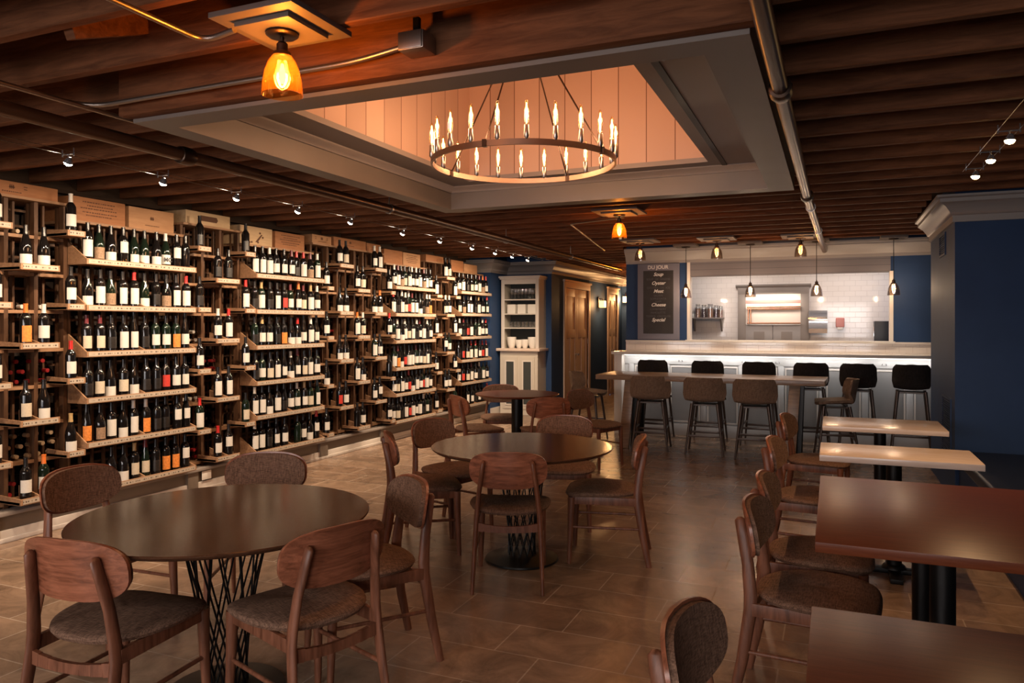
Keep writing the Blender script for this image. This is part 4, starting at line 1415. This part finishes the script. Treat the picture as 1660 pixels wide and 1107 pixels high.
# ------------------------------------------------------------------ dining chairs
def make_chair():
    t = thing('dining_chair', '', 'chair')
    # seat: shield-shaped upholstered pad
    n, ringN = 36, 6
    vs, fs = [], []

    def outline(a):
        c, s = cos(a), sin(a)
        x = math.copysign(abs(c) ** (.52 if s > 0 else .8), c)
        y = math.copysign(abs(s) ** (.62 if s > 0 else .85), s)
        wy = .246 if y > 0 else .246 - .02 * (-y)
        return x * wy, .005 + y * .235
    rows_ = []
    for q, z in [(k / ringN * .93, .472 - .012 * (k / ringN) ** 3) for k in range(1, ringN + 1)] + [(.985, .454), (1.0, .444), (.96, .43)]:
        row = []
        for k in range(n):
            x, y = outline(2 * pi * k / n)
            dip = -.012 * max(0, y / .235) ** 2 * q + .006 * (x / .225) ** 2
            row.append((x * q, y * q, z + dip))
        rows_.append(row)
    vs.append((0, 0, .471))
    for r in rows_:
        vs += r
    for k in range(n):
        fs.append((0, 1 + k, 1 + (k + 1) % n))
    for r in range(len(rows_) - 1):
        for k in range(n):
            l = (k + 1) % n
            a = 1 + r * n
            fs.append((a + k, a + n + k, a + n + l, a + l))
    fs.append(tuple(1 + (len(rows_) - 1) * n + k for k in range(n - 1, -1, -1)))
    MB().add(vs, fs).build('seat', M_tweed, t, angle=50)
    # back
    zc = .695

    def fy(x, z):
        return -.262 + .75 * x * x * 1.25 - .16 * z
    bp = MB().disc_panel(.226, .110, 2.9, fy, -.006, .006)
    b = bp.build('backrest', M_chairback, t, angle=45)
    b.location = (0, 0, zc)
    cu = MB().disc_panel(.218, .102, 2.8, fy, .006, .026)
    c = cu.build('back_cushion', M_tweed, b, angle=60)
    # rear legs, rising into the posts that carry the back
    for s in (-1, 1):
        MB().tube([(s * .20, -.30, 0), (s * .193, -.258, .20), (s * .183, -.228, .40), (s * .178, -.228, .455), (s * .166, -.240, .57), (s * .15, -.262, .68), (s * .141, -.276, .742), (s * .140, -.278, .754)],
                  [.0105, .0135, .0155, .0155, .014, .0135, .0125, .005], 14, flat=1.7).build('leg', M_chairwood, t, angle=60)
    for s in (-1, 1):
        MB().tube([(s * .20, .205, 0), (s * .193, .195, .25), (s * .19, .19, .425)], [.014, .02, .0245], 10).build('leg', M_chairwood, t, angle=60)
    for s in (-1, 1):
        MB().obox((s * .188, -.22, .405), (s * .19, .185, .405), .02, .05).build('apron', M_chairwood, t, bevel=.003)
        MB().tube([(s * .19, -.255, .235), (s * .193, .195, .235)], [.009, .009], 8).build('stretcher', M_chairwood, t, angle=60)
    MB().obox((-.185, .19, .405), (.185, .19, .405), .02, .05).build('apron', M_chairwood, t, bevel=.003)
    rs = MB()
    pts = []
    for k in range(9):
        u = k / 8 * 2 - 1
        pts.append((u * .186, -.232 - .012 * (1 - u * u), .355 + .014 * (u * u)))
    for k in range(8):
        hh = .036 + .014 * ((k + .5) / 4 - 1) ** 2
        rs.obox(pts[k], pts[k + 1], .016, hh)
    rs.build('rear_rail', M_chairwood, t, angle=30)
    return t


chair0 = make_chair()
ctree = snapshot(chair0)
CH = [
    (-2.43, 2.02, 6, 'chair with its wooden back to the viewer at the front round table, left', 'chairs at the front round table'),
    (-1.895, 2.37, 70, 'chair with its wooden back to the viewer at the front round table, right', 'chairs at the front round table'),
    (-3.31, 2.68, 272, 'dark upholstered chair at the far left of the front round table', 'chairs at the front round table'),
    (-2.835, 3.167, 208, 'upholstered chair behind the front round table facing the viewer', 'chairs at the front round table'),
    (-1.985, 2.91, 142, 'chair right of the front round table turned side-on, cushion side visible', 'chairs at the front round table'),
    (-2.56, 4.50, 305, 'chair left of the middle round table seen edge-on from behind', 'chairs at the middle round table'),
    (-2.62, 5.03, 254, 'dark upholstered chair at the far left of the middle round table', 'chairs at the middle round table'),
    (-1.795, 4.185, 20, 'chair tucked in front of the middle round table, full wooden back showing', 'chairs at the middle round table'),
    (-1.40, 4.82, 103, 'chair in side profile right of the middle round table', 'chairs at the middle round table'),
    (-1.90, 5.466, 197, 'upholstered chair behind the middle round table facing the viewer', 'chairs at the middle round table'),
    (-3.60, 8.12, 205, 'upholstered chair behind the farthest round table facing the viewer', 'chairs at the farthest round table'),
    (-3.42, 7.12, 321, 'chair with wooden back and both posts visible, left of the farthest round table', 'chairs at the farthest round table'),
    (-2.747, 7.30, 31, 'chair with wooden back toward the viewer before the farthest round table', 'chairs at the farthest round table'),
    (-2.38, 7.92, 248, 'tan-looking upholstered chair turned sideways right of the farthest round table', 'chairs at the farthest round table'),
    (-.10, 1.90, 264, 'chair back rising at the bottom edge, beside the nearest red table', 'chairs along the right-hand tables'),
    (-.06, 3.28, 266, 'nearer of two chairs at the wide dark square table on the right', 'chairs along the right-hand tables'),
    (-.06, 3.86, 268, 'farther of two chairs at the wide dark square table on the right', 'chairs along the right-hand tables'),
    (-.11, 5.12, 264, 'chair at the left end of the second pale rectangular table', 'chairs along the right-hand tables'),
    (-.11, 6.50, 262, 'chair at the left end of the farthest pale rectangular table', 'chairs along the right-hand tables'),
]
for i, (x, y, a, lb, gp) in enumerate(CH):
    if i == 0:
        chair0.location = (x, y, 0)
        chair0.rotation_euler = (0, 0, R(a))
        chair0['label'] = lb
        chair0['group'] = gp
    else:
        copy_thing(chair0, ctree, (x, y, 0), R(a), lb, gp)


# ------------------------------------------------------------------ round tables
def round_top(par, r, z, m):
    MB().lathe([(0, z - .026), (r - .035, z - .026), (r - .02, z - .022), (r - .003, z - .010), (r, z - .006), (r, z - .002), (r - .003, z), (0, z)], 96).build('tabletop', m, par, angle=25)


def wire_table(x, y, label):
    T = thing('round_table', label, 'table', (x, y, 0), 0, 'round wire-base tables')
    round_top(T, .59, .74, M_tabletop)
    wb = MB()
    n = 12
    for k in range(n):
        for s in (-1, 1):
            a = 2 * pi * k / n
            b = a + s * R(75)
            wb.tube([(.185 * cos(a), .185 * sin(a), .712), (.088 * cos(b), .088 * sin(b), .035)], .0042, 6)
    wb.build('wire_base', M_blacksteel, T)
    MB().lathe([(.165, .706), (.2, .706), (.2, .714), (.165, .714), (.165, .706)], 40, cap=False).build('top_ring', M_blacksteel, T)
    MB().lathe([(0, 0), (.235, 0), (.24, .004), (.236, .014), (.12, .03), (.10, .036), (0, .036)], 48).build('base_plate', M_blacksteel, T)
    return T


wire_table(-2.335, 2.425, 'large round dark wood table on a crossed wire base, nearest the viewer')
wire_table(-1.87, 4.55, 'round dark wood table on a crossed wire base in the room centre')
T3 = thing('round_table', 'small round glossy table on one thick black column near the hutch', 'table', (-3.27, 7.82, 0))
round_top(T3, .47, .755, M_redtop)
MB().lathe([(.065, .02), (.065, .725), (.12, .729)], 24, cap=False).build('pedestal', M_blacksteel, T3)
MB().lathe([(0, 0), (.24, 0), (.245, .006), (.22, .018), (.065, .03), (0, .03)], 40).build('base_plate', M_blacksteel, T3)


# ------------------------------------------------------------------ rectangular tables on the right
def rect_table(x0, x1, y0, y1, m, label, bases, th=.038, ztop=.74):
    T = thing('rectangular_table', label, 'table', ((x0 + x1) / 2, (y0 + y1) / 2, 0), 0, 'rectangular tables along the banquette')
    hx, hy = (x1 - x0) / 2, (y1 - y0) / 2
    MB().box(-hx, hx, -hy, hy, ztop - th, ztop).build('tabletop', m, T, bevel=.004)
    for by in bases:
        MB().lathe([(.044, .02), (.044, ztop - th - .012)], 24, (-.01, by, 0), cap=False).build('pedestal', M_blacksteel, T)
        MB().box(-.17, .15, by - .12, by + .12, ztop - th - .012, ztop - th).build('top_plate', M_blacksteel, T)
        cb = MB()
        cb.obox((-.31, by, .014), (.29, by, .014), .07, .028).obox((-.01, by - .24, .014), (-.01, by + .24, .014), .07, .028)
        cb.lathe([(.07, .028), (.06, .05), (.045, .055)], 20, (-.01, by, 0))
        cb.build('cross_base', M_blacksteel, T, bevel=.004)
    return T


rect_table(-.075, .79, 6.365, 7.03, M_palewood, 'farthest small table with a pale wood top, beside the navy pier', (0,))
rect_table(-.075, .79, 4.935, 5.465, M_palewood, 'second small pale wood table, between the farthest and the wide dark one', (0,))
rect_table(-.06, .84, 2.95, 4.26, M_redtop, 'wide dark red-brown table for four on two black columns', (-.37, .33))
rect_table(-.055, .80, 1.45, 2.275, M_redtop, 'nearest red-brown table cut off by the bottom right corner', (0,))

# banquette
BQ = thing('banquette', 'dark navy upholstered bench seat along the right wall', 'bench', (0, 0, 0))
MB().box(.985, XR - .002, .6, PY0 - .005, .0, .36).build('base', M_blue, BQ)
MB().box(.955, XR - .11, .6, PY0 - .005, .36, .46).build('seat_cushion', M_cushion, BQ, bevel=.03, bseg=4)
MB().box(XR - .12, XR - .002, .6, PY0 - .005, .46, .95).build('back_cushion', M_cushion, BQ, bevel=.03, bseg=4)

# vents on the pier
def grille(y0, y1, z0, z1, label):
    G = thing('vent_grille', label, 'vent', (PX, 0, 0))
    MB().box(-.012, 0, y0, y0 + .02, z0, z1).box(-.012, 0, y1 - .02, y1, z0, z1).box(-.012, 0, y0 + .02, y1 - .02, z0, z0 + .02).box(-.012, 0, y0 + .02, y1 - .02, z1 - .02, z1).build('frame', M_vent, G)
    sl = MB()
    z = z0 + .03
    while z < z1 - .02:
        sl.obox((-.008, y0 + .02, z), (-.008, y1 - .02, z), .011, .003)
        z += .02
    sl.build('louvres', M_vent, G)


grille(7.55, 8.1, .34, .88, 'navy louvred vent low on the side of the pier')
grille(7.9, 8.3, 2.17, 2.38, 'small navy louvred vent high on the side of the pier')

# ------------------------------------------------------------------ bar counter
BC = thing('bar_counter', 'long white stone bar counter with panelled grey front', 'bar', (0, 0, 0))
BX0, BX1, BY = -2.82, XR - .02, 10.50
MB().box(-2.86, BX1, 10.26, YBAR - .022, 1.115, 1.155).build('countertop', M_quartz, BC, bevel=.004)
MB().box(BX0, BX1, BY, YBAR - .025, 0, 1.115).build('body', M_barpanel, BC)
MB().box(BX0, BX1, BY - .02, BY, 0, .16).build('plinth', M_barpanel, BC, bevel=.004)
MB().box(BX0, BX1, BY - .02, BY, .98, 1.06).build('top_rail', M_barpanel, BC, bevel=.003)
MB().box(BX0 - .01, BX0 + .1, BY - .2, BY, 0, 1.115).build('end_post', M_white, BC, bevel=.004)
xx = BX0 + .16
while xx < BX1 - .3:
    fr = MB()
    fr.box(xx, xx + .07, BY - .02, BY, .16, .98)
    fr.build('stile', M_barpanel, BC, bevel=.003)
    ins = MB().box(xx + .10, xx + .47, BY - .008, BY, .20, .94).build('inset_panel', M_barinset, BC)
    MB().box(xx + .085, xx + .10, BY - .016, BY, .185, .955).box(xx + .47, xx + .485, BY - .016, BY, .185, .955).box(xx + .10, xx + .47, BY - .016, BY, .185, .20).box(xx + .10, xx + .47, BY - .016, BY, .94, .955).build('bead', M_white, ins)
    xx += .50
MB().box(BX0 + .1, BX1, BY - .04, BY - .022, 1.10, 1.112).build('led_strip', M_led, BC)
for k in range(4):
    light('bar_led_light', 'AREA', (-2.2 + k * 1.05, BY - .17, 1.108), 2.6, (1.0, .95, .9), BC, size=.95, size_y=.03, rot=(R(20), 0, 0))
for k in range(8):
    hx = -2.35 + k * .42
    hk = MB().tube([(hx - .02, BY - .022, 1.03), (hx - .025, BY - .05, 1.02), (hx - .02, BY - .055, 1.04)], .004, 6).tube([(hx + .02, BY - .022, 1.03), (hx + .025, BY - .05, 1.02), (hx + .02, BY - .055, 1.04)], .004, 6)
    hk.build('purse_hook', M_chrome, BC)
MB().box(.16, .24, BY - .026, BY - .016, .66, .78).build('outlet_plate', M_porcelain, BC)

# menu board
MN = thing('menu_board', 'tall grey-framed chalkboard menu on the navy wall beside the pass-through', 'menu board', (-2.295, YBAR - .002, 0))
MB().box(-.30, .30, -.03, 0, 1.315, 2.40).build('frame', M_menuframe, MN, bevel=.004)
MB().box(-.215, .215, -.034, -.03, 1.40, 2.30).build('chalkboard', M_chalk, MN)


def lettering(body, x, z, size, m, shear=0.0, off=.0, name='lettering'):
    o = text_mesh(name, body, size, m, shear, off)
    o.parent = MN
    o.location = (x, -.0352, z)
    o.rotation_euler = (R(90), 0, 0)
    return o


tt = lettering('DU JOUR', -.005, 2.325, .072, M_letter, 0, .001)
tt.location.y = -.0312
for wd, z in (('Soup', 2.225), ('Oyster', 2.10), ('Meat', 1.985), ('Cheese', 1.79), ('Special', 1.575)):
    lettering(wd, 0, z, .068, M_letter, .35, .0012)
for wd, z in (('SOUP  OF  GREENS', 2.165), ('OYSTERS  ON  ICE', 2.04), ('SALAMI', 1.93), ('SOPRESSATA', 1.885), ('HAM', 1.845), ('CAMEMBERT', 1.735), ('MIMOLETTE', 1.685), ('TOMME  CRAYEUSE', 1.635)):
    lettering(wd, 0, z, .04, M_faint, 0, 0, 'chalk_writing')

# ------------------------------------------------------------------ kitchen seen through the opening
KY = 12.3
PC = thing('pass_cabinet', 'grey framed lit cabinet with copper-railed shelves in the kitchen wall', 'cabinet', (-.85, KY, 0))
MB().box(-.52, -.40, -.06, 0, .9, 2.0).box(.40, .52, -.06, 0, .9, 2.0).box(-.52, .52, -.06, 0, 2.0, 2.10).build('frame', M_grey_paint, PC, bevel=.003)
MB().prism([(-.09, 2.15), (-.09, 2.13), (-.06, 2.10), (0, 2.10), (0, 2.15)], 'x', -.55, .55).build('cornice', M_grey_paint, PC)
MB().box(-.40, .40, -.05, -.04, 1.53, 2.0).build('back_panel', M_passglow, PC)
MB().box(-.40, .40, -.058, -.052, 1.862, 1.905).build('shelf', M_pink, PC)
for zz in (1.55, 1.77, 1.80):
    MB().tube([(-.38, -.075, zz), (.40, -.075, zz)], .011, 10).build('rail', M_copper, PC)
for xx in (-.36, -.325):
    MB().tube([(xx, -.075, 1.54), (xx, -.075, 1.80)], .010, 10).build('rail', M_copper, PC)
for s, a, b in (('l', -.40, -.003), ('r', .003, .40)):
    dd = MB().box(a, b, -.055, -.03, .9, 1.525).build('door', M_crown, PC, bevel=.003)
    c_ = (a + b) / 2
    MB().box(c_ - .08, c_ + .08, -.058, -.055, 1.30, 1.42).build('vent_panel', M_grey_paint, dd)
light('pass_cabinet_light', 'AREA', (0, -.20, 1.98), 4, (1.0, .84, .68), PC, size=.7, size_y=.06, rot=(R(20), 0, 0))

SH = thing('wall_shelf', 'small grey bracketed shelf holding jars on the kitchen tile', 'shelf', (-1.84, KY, 1.64))
MB().box(-.26, .26, -.2, 0, -.02, 0).build('board', M_grey_paint, SH, bevel=.002)
for xx in (-.2, .22):
    MB().prism([(0, -.02), (-.16, -.02), (-.02, -.2), (0, -.22)], 'x', xx - .012, xx + .012).build('bracket', M_grey_paint, SH)
JN_ = ['leftmost', 'second', 'third', 'fourth', 'fifth', 'rightmost']
for i, (xx, h, r, m, wd) in enumerate(((-.22, .09, .032, M_porcelain, 'small white jar'), (-.14, .2, .045, M_pasta, 'tall jar of tan dry goods'), (-.045, .19, .045, M_beans, 'tall jar of dark beans'),
                                        (.055, .2, .05, M_pasta, 'wide jar of tan grain'), (.145, .18, .04, M_beans, 'jar of dark dry goods'), (.215, .17, .035, M_pasta, 'narrow jar of tan dry goods'))):
    J = thing('storage_jar', '%s on the kitchen wall shelf, %s of the row' % (wd, JN_[i]), 'jar', (-1.84 + xx, KY - .09, 1.64), 0, 'jars on the kitchen shelf')
    MB().lathe([(0, .002), (r * .92, .002), (r * .92, h * .72), (0, h * .72)], 16).build('contents', m, J)
    MB().lathe([(r, 0), (r, h * .85), (r * .8, h * .9), (r * .8, h)], 18, cap=False).build('glass', M_clear, J)
    MB().lathe([(0, h + .012), (r * .82, h + .012), (r * .82, h - .002), (0, h - .002)], 16).build('lid', M_steel, J)

PD = thing('paper_dispenser', 'shiny steel paper towel dispenser on the kitchen tile', 'dispenser', (-.205, KY, 1.57))


def bulge(u, v):
    return (-.13 + .26 * u, -.075 - .035 * sin(pi * v), -.17 + .34 * v)


MB().box(-.13, .13, -.075, 0, -.17, .17).build('housing', M_steel, PD, bevel=.004)
MB().grid(bulge, 6, 14, .004).build('front_cover', M_chrome, PD, angle=60)
SD = thing('soap_dispenser', 'pink and white soap dispenser beside the paper towel dispenser', 'dispenser', (.10, KY, 1.55))
MB().box(-.06, .06, -.09, 0, -.06, .08).build('body', M_pink, SD, bevel=.015, bseg=3)
MB().box(-.04, .04, -.09, -.02, -.10, -.06).build('pump', M_porcelain, SD, bevel=.008)
BB = thing('coffee_machine', 'dark boxy machine at the right end of the pass-through', 'machine', (.66, 11.95, 1.2))
MB().box(-.12, .14, -.15, .15, 0, .38).build('body', M_boxblack, BB, bevel=.015, bseg=3)
MB().box(-.125, -.118, -.08, .08, .05, .3).build('steel_side', M_chrome, BB, bevel=.002)
KC = thing('kitchen_counter', 'steel kitchen counter hidden below the pass-through sill', 'counter', (0, 0, 0))
MB().box(-2.5, XR - .05, 11.72, KY - .075, 1.15, 1.2).build('top', M_steel, KC)
MB().box(-2.5, XR - .05, 11.76, KY - .075, .01, 1.15).build('body', M_steel, KC)

for xx, lb in ((-1.5, 'left'), (.3, 'right')):  # glowing fixtures added to house the unseen kitchen fill lights
    F = thing('added_panel_light', '%s unseen panel light added to brighten the kitchen, above the shiplap header' % lb, 'added ceiling light', (xx, 11.5, 2.598), 0, 'added kitchen panel lights')
    MB().box(-.48, .48, -.23, .23, -.03, 0).build('frame', M_white, F)
    MB().box(-.45, .45, -.2, .2, -.033, -.03).build('diffuser', M_led, F)

# ------------------------------------------------------------------ high table and stools
HT = thing('high_table', 'long counter-height plank table with slanted timber legs before the bar', 'table', (0, 0, 0))
MB().prism([(-2.74, 9.10), (-.08, 8.98), (-.05, 9.76), (-2.71, 9.88)], 'z', .845, .905).build('tabletop', M_hightop, HT, bevel=.005)
for xx, s in ((-2.35, 1), (-.42, 1)):
    for ya, yb in ((9.13, 9.23), (9.80, 9.66)):
        MB().obox((xx - .03, ya, 0), (xx + .02, yb, .845), .12, .06, up=(0, 1, 0)).build('leg', M_hightop, HT, bevel=.003)
    MB().obox((xx + .055, 9.24, .0), (xx + .085, 9.28, .84), .06, .03, up=(0, 1, 0)).build('leg', M_blacksteel, HT)
    MB().obox((xx + .055, 9.68, .0), (xx + .085, 9.62, .84), .06, .03, up=(0, 1, 0)).build('leg', M_blacksteel, HT)
    MB().box(xx - .02, xx + .1, 9.2, 9.7, .815, .845).build('cross_bar', M_blacksteel, HT)


def make_stool(name, seat_z, back_h, cloth, legm, label, group, wide=1.0):
    t = thing(name, label, 'stool', (0, 0, 0), 0, group)

    def shell(u, v):
        s = u * 2 - 1
        if v < .5:                       # seat, front to back
            q = v / .5
            y = .21 - .36 * q
            z = seat_z + .015 * (1 - q) ** 2 * -1 + .012 * s * s * q
            wd = (.19 - .01 * q) * wide
            return (s * wd, y - .02 * s * s * (1 - q), z + .02 * s * s)
        q = (v - .5) / .5
        a = min(1, q / .28) * pi / 2
        rr = .07
        if q <= .28:
            y, z = -.15 - rr * sin(a), seat_z + rr * (1 - cos(a))
        else:
            e = (q - .28) / .72
            y, z = -.15 - rr - .045 * e, seat_z + rr + (back_h - rr) * e
        wd = (.21 - .015 * max(0, q - .3)) * wide * (.86 + .14 * min(1, q / .34))
        # rounded upper corners
        if q > .8:
            wd -= .035 * ((q - .8) / .2) ** 2
        wrap = .10 * s * s * min(1, q * 2.2)
        return (s * wd, y + wrap, z + .02 * s * s * (1 - q))
    MB().grid(shell, 15, 26, .028, flip=True).build('seat_shell', cloth, t, angle=60)
    for sx in (-1, 1):
        for y0, y1 in ((.20, .13), (-.24, -.14)):
            MB().tube([(sx * .215, y0, 0), (sx * .145, y1, seat_z - .02)], [.0115, .019], 10).build('leg', legm, t, angle=60)
    zf = .22

    def at(sx, front, z):
        k = z / (seat_z - .02)
        y0, y1 = (.20, .13) if front else (-.24, -.14)
        return (sx * (.215 - .07 * k), y0 + (y1 - y0) * k, z)
    for fr_, z in ((True, zf), (False, zf)):
        MB().obox(at(-1, fr_, z), at(1, fr_, z), .022, .026).build('foot_rail', legm, t, bevel=.002)
    for sx in (-1, 1):
        MB().obox(at(sx, True, zf + .05), at(sx, False, zf + .05), .018, .024).build('side_rail', legm, t, bevel=.002)
    MB().box(-.14, .14, -.13, .13, seat_z - .045, seat_z - .028).build('seat_plate', legm, t)
    return t


st = make_stool('counter_stool', .615, .29, M_stooltweed, M_darkleg, 'left of three tan counter stools with backs to the viewer at the high table', 'counter stools at the high table', 1.2)
stree = snapshot(st)
st.location = (-2.06, 9.24, 0)
st.rotation_euler = (0, 0, R(6))
for x, y, a, lb in ((-1.40, 9.19, 4, 'middle of three tan counter stools with backs to the viewer at the high table'),
                    (-.83, 9.15, 4, 'right of three tan counter stools with backs to the viewer at the high table'),
                    (-2.98, 9.58, 270, 'counter stool at the left end of the high table, seen from the side'),
                    (.02, 9.5, 97, 'counter stool turned sideways at the right end of the high table')):
    copy_thing(st, stree, (x, y, 0), R(a), lb)
bs = make_stool('bar_stool', .76, .30, M_stoolblack, M_darkleg, 'leftmost of six black bar stools along the bar counter', 'black stools along the bar')
btree = snapshot(bs)
bs.location = (-2.21, 10.12, 0)
bs.rotation_euler = (0, 0, R(0))
for i, (x, a) in enumerate(((-1.50, 2), (-.855, -2), (-.255, 3), (.28, 0), (.86, -3))):
    copy_thing(bs, btree, (x, 10.12, 0), R(a), ['second black bar stool from the left along the bar', 'third black bar stool from the left along the bar', 'fourth black bar stool from the left along the bar',
                                                 'second black bar stool from the navy pier along the bar', 'black bar stool nearest the navy pier, partly behind it'][i])

# ------------------------------------------------------------------ hutch in the alcove
HX0, HX1, HY0, HY1 = -5.25, -4.56, 11.80, YA - .002
HU = thing('hutch', 'white open hutch with panelled base holding glassware', 'hutch', (0, 0, 0))
b_ = MB().box(HX0, HX1, HY0, HY1, .0, 1.08)
b_.build('base_cabinet', M_cream, HU)
for a in (HX0 + .06, HX0 + .375):
    dr = MB().box(a, a + .26, HY0 - .012, HY0, .10, .98).build('door', M_cream, HU)
    MB().box(a + .06, a + .20, HY0 - .0135, HY0 - .012, .18, .90).build('dark_inset', M_hutchback, dr)
    MB().box(a + .04, a + .06, HY0 - .022, HY0 - .012, .16, .92).box(a + .20, a + .22, HY0 - .022, HY0 - .012, .16, .92).box(a + .06, a + .20, HY0 - .022, HY0 - .012, .90, .92).box(a + .06, a + .20, HY0 - .022, HY0 - .012, .16, .18).build('bead', M_white, dr)
MB().box(HX0 - .06, HX1 + .05, HY0 - .06, HY1, 1.08, 1.125).build('counter_board', M_palewood, HU, bevel=.004)
u_ = MB()
u_.box(HX0, HX0 + .03, HY0 + .06, HY1, 1.125, 2.30).box(HX1 - .03, HX1, HY0 + .06, HY1, 1.125, 2.30)
u_.build('side_panel', M_cream, HU)
MB().box(HX0, HX0 + .06, HY0 + .045, HY0 + .06, 1.125, 2.30).box(HX1 - .06, HX1, HY0 + .045, HY0 + .06, 1.125, 2.30).box(HX0 + .06, HX1 - .06, HY0 + .045, HY0 + .06, 2.22, 2.30).build('face_frame', M_white, HU, bevel=.002)
MB().box(HX0 + .03, HX1 - .03, HY1 - .015, HY1, 1.125, 2.28).build('back_panel', M_hutchback, HU)
MB().box(HX0 - .02, HX1 + .02, HY0 + .02, HY1, 2.30, 2.325).box(HX0 - .035, HX1 + .035, HY0 + .005, HY1, 2.325, 2.36).build('cornice', M_white, HU, bevel=.004)
SHZ = [1.46, 1.70, 1.945]
for z in SHZ:
    MB().box(HX0 + .03, HX1 - .03, HY0 + .06, HY1 - .015, z, z + .018).build('shelf', M_white, HU)

gp = [(0, 0), (.03, 0), (.031, .003), (.006, .007), (.0035, .012), (.0035, .075), (.008, .082), (.024, .098), (.033, .125), (.034, .15), (.029, .185), (.028, .185), (.033, .15), (.032, .126), (.023, .10), (0, .086)]


def first_mesh(name, prof, m, n=14):
    o = MB().lathe(prof, n, cap=False).build(name, m, angle=50)
    return o


proto = None
for row, y in enumerate((HY0 + .14, HY0 + .25)):
    for k in range(7):
        x = HX0 + .16 + k * .066
        lb = '%s wine glass from the left, %s row on the top hutch shelf' % (ORD[k], ('front', 'back')[row])
        if proto is None:
            g = proto = first_mesh('wine_glass', gp, M_clear)
        else:
            g = proto.copy()
            COL.objects.link(g)
        g.location = (x, y, SHZ[2] + .018)
        tag(g, lb, 'glass', 'wine glasses in the hutch')
tp = [(0, 0), (.028, 0), (.033, .005), (.036, .10), (.0345, .10), (.031, .01), (0, .008)]
proto = None
for k in range(7):
    if proto is None:
        g = proto = first_mesh('tumbler', tp, M_clear)
    else:
        g = proto.copy()
        COL.objects.link(g)
    g.location = (HX0 + .15 + k * .07, HY0 + .14 + .02 * (k % 2), SHZ[0] + .018)
    tag(g, '%s clear tumbler from the left on the third hutch shelf' % ORD[k], 'glass', 'tumblers in the hutch')
for k in range(3):
    x = HX0 + .16 + k * .19
    pb = MB()
    pb.box(x - .075, x + .075, HY0 + .10, HY0 + .26, SHZ[1] + .018, SHZ[1] + .175)
    P = pb.build('dish_stack', M_porcelain, bevel=.012, bseg=3)
    tag(P, '%s square white block of dishes on the second hutch shelf' % ('left', 'middle', 'right')[k], 'dishes', 'white dishes in the hutch')
cp_ = [(0, 0), (.045, 0), (.05, .006), (.07, .06), (.082, .15), (.083, .19), (.076, .19), (.074, .15), (.062, .06), (0, .02)]
for k, (x, s, lb) in enumerate(((.12, 1.0, 'large white bowl at the left of the lowest hutch shelf'), (.26, .75, 'small white cup second from left on the lowest hutch shelf'),
                                (.37, .78, 'small white cup third from left on the lowest hutch shelf'), (.51, 1.0, 'large white bowl at the right of the lowest hutch shelf'))):
    g = MB().lathe([(r * s, z * s) for r, z in cp_], 24, cap=False).build('white_bowl', M_porcelain, angle=50)
    g.location = (HX0 + x + .03, HY0 + .15, 1.126)
    tag(g, lb, 'bowl', 'white bowls in the hutch')
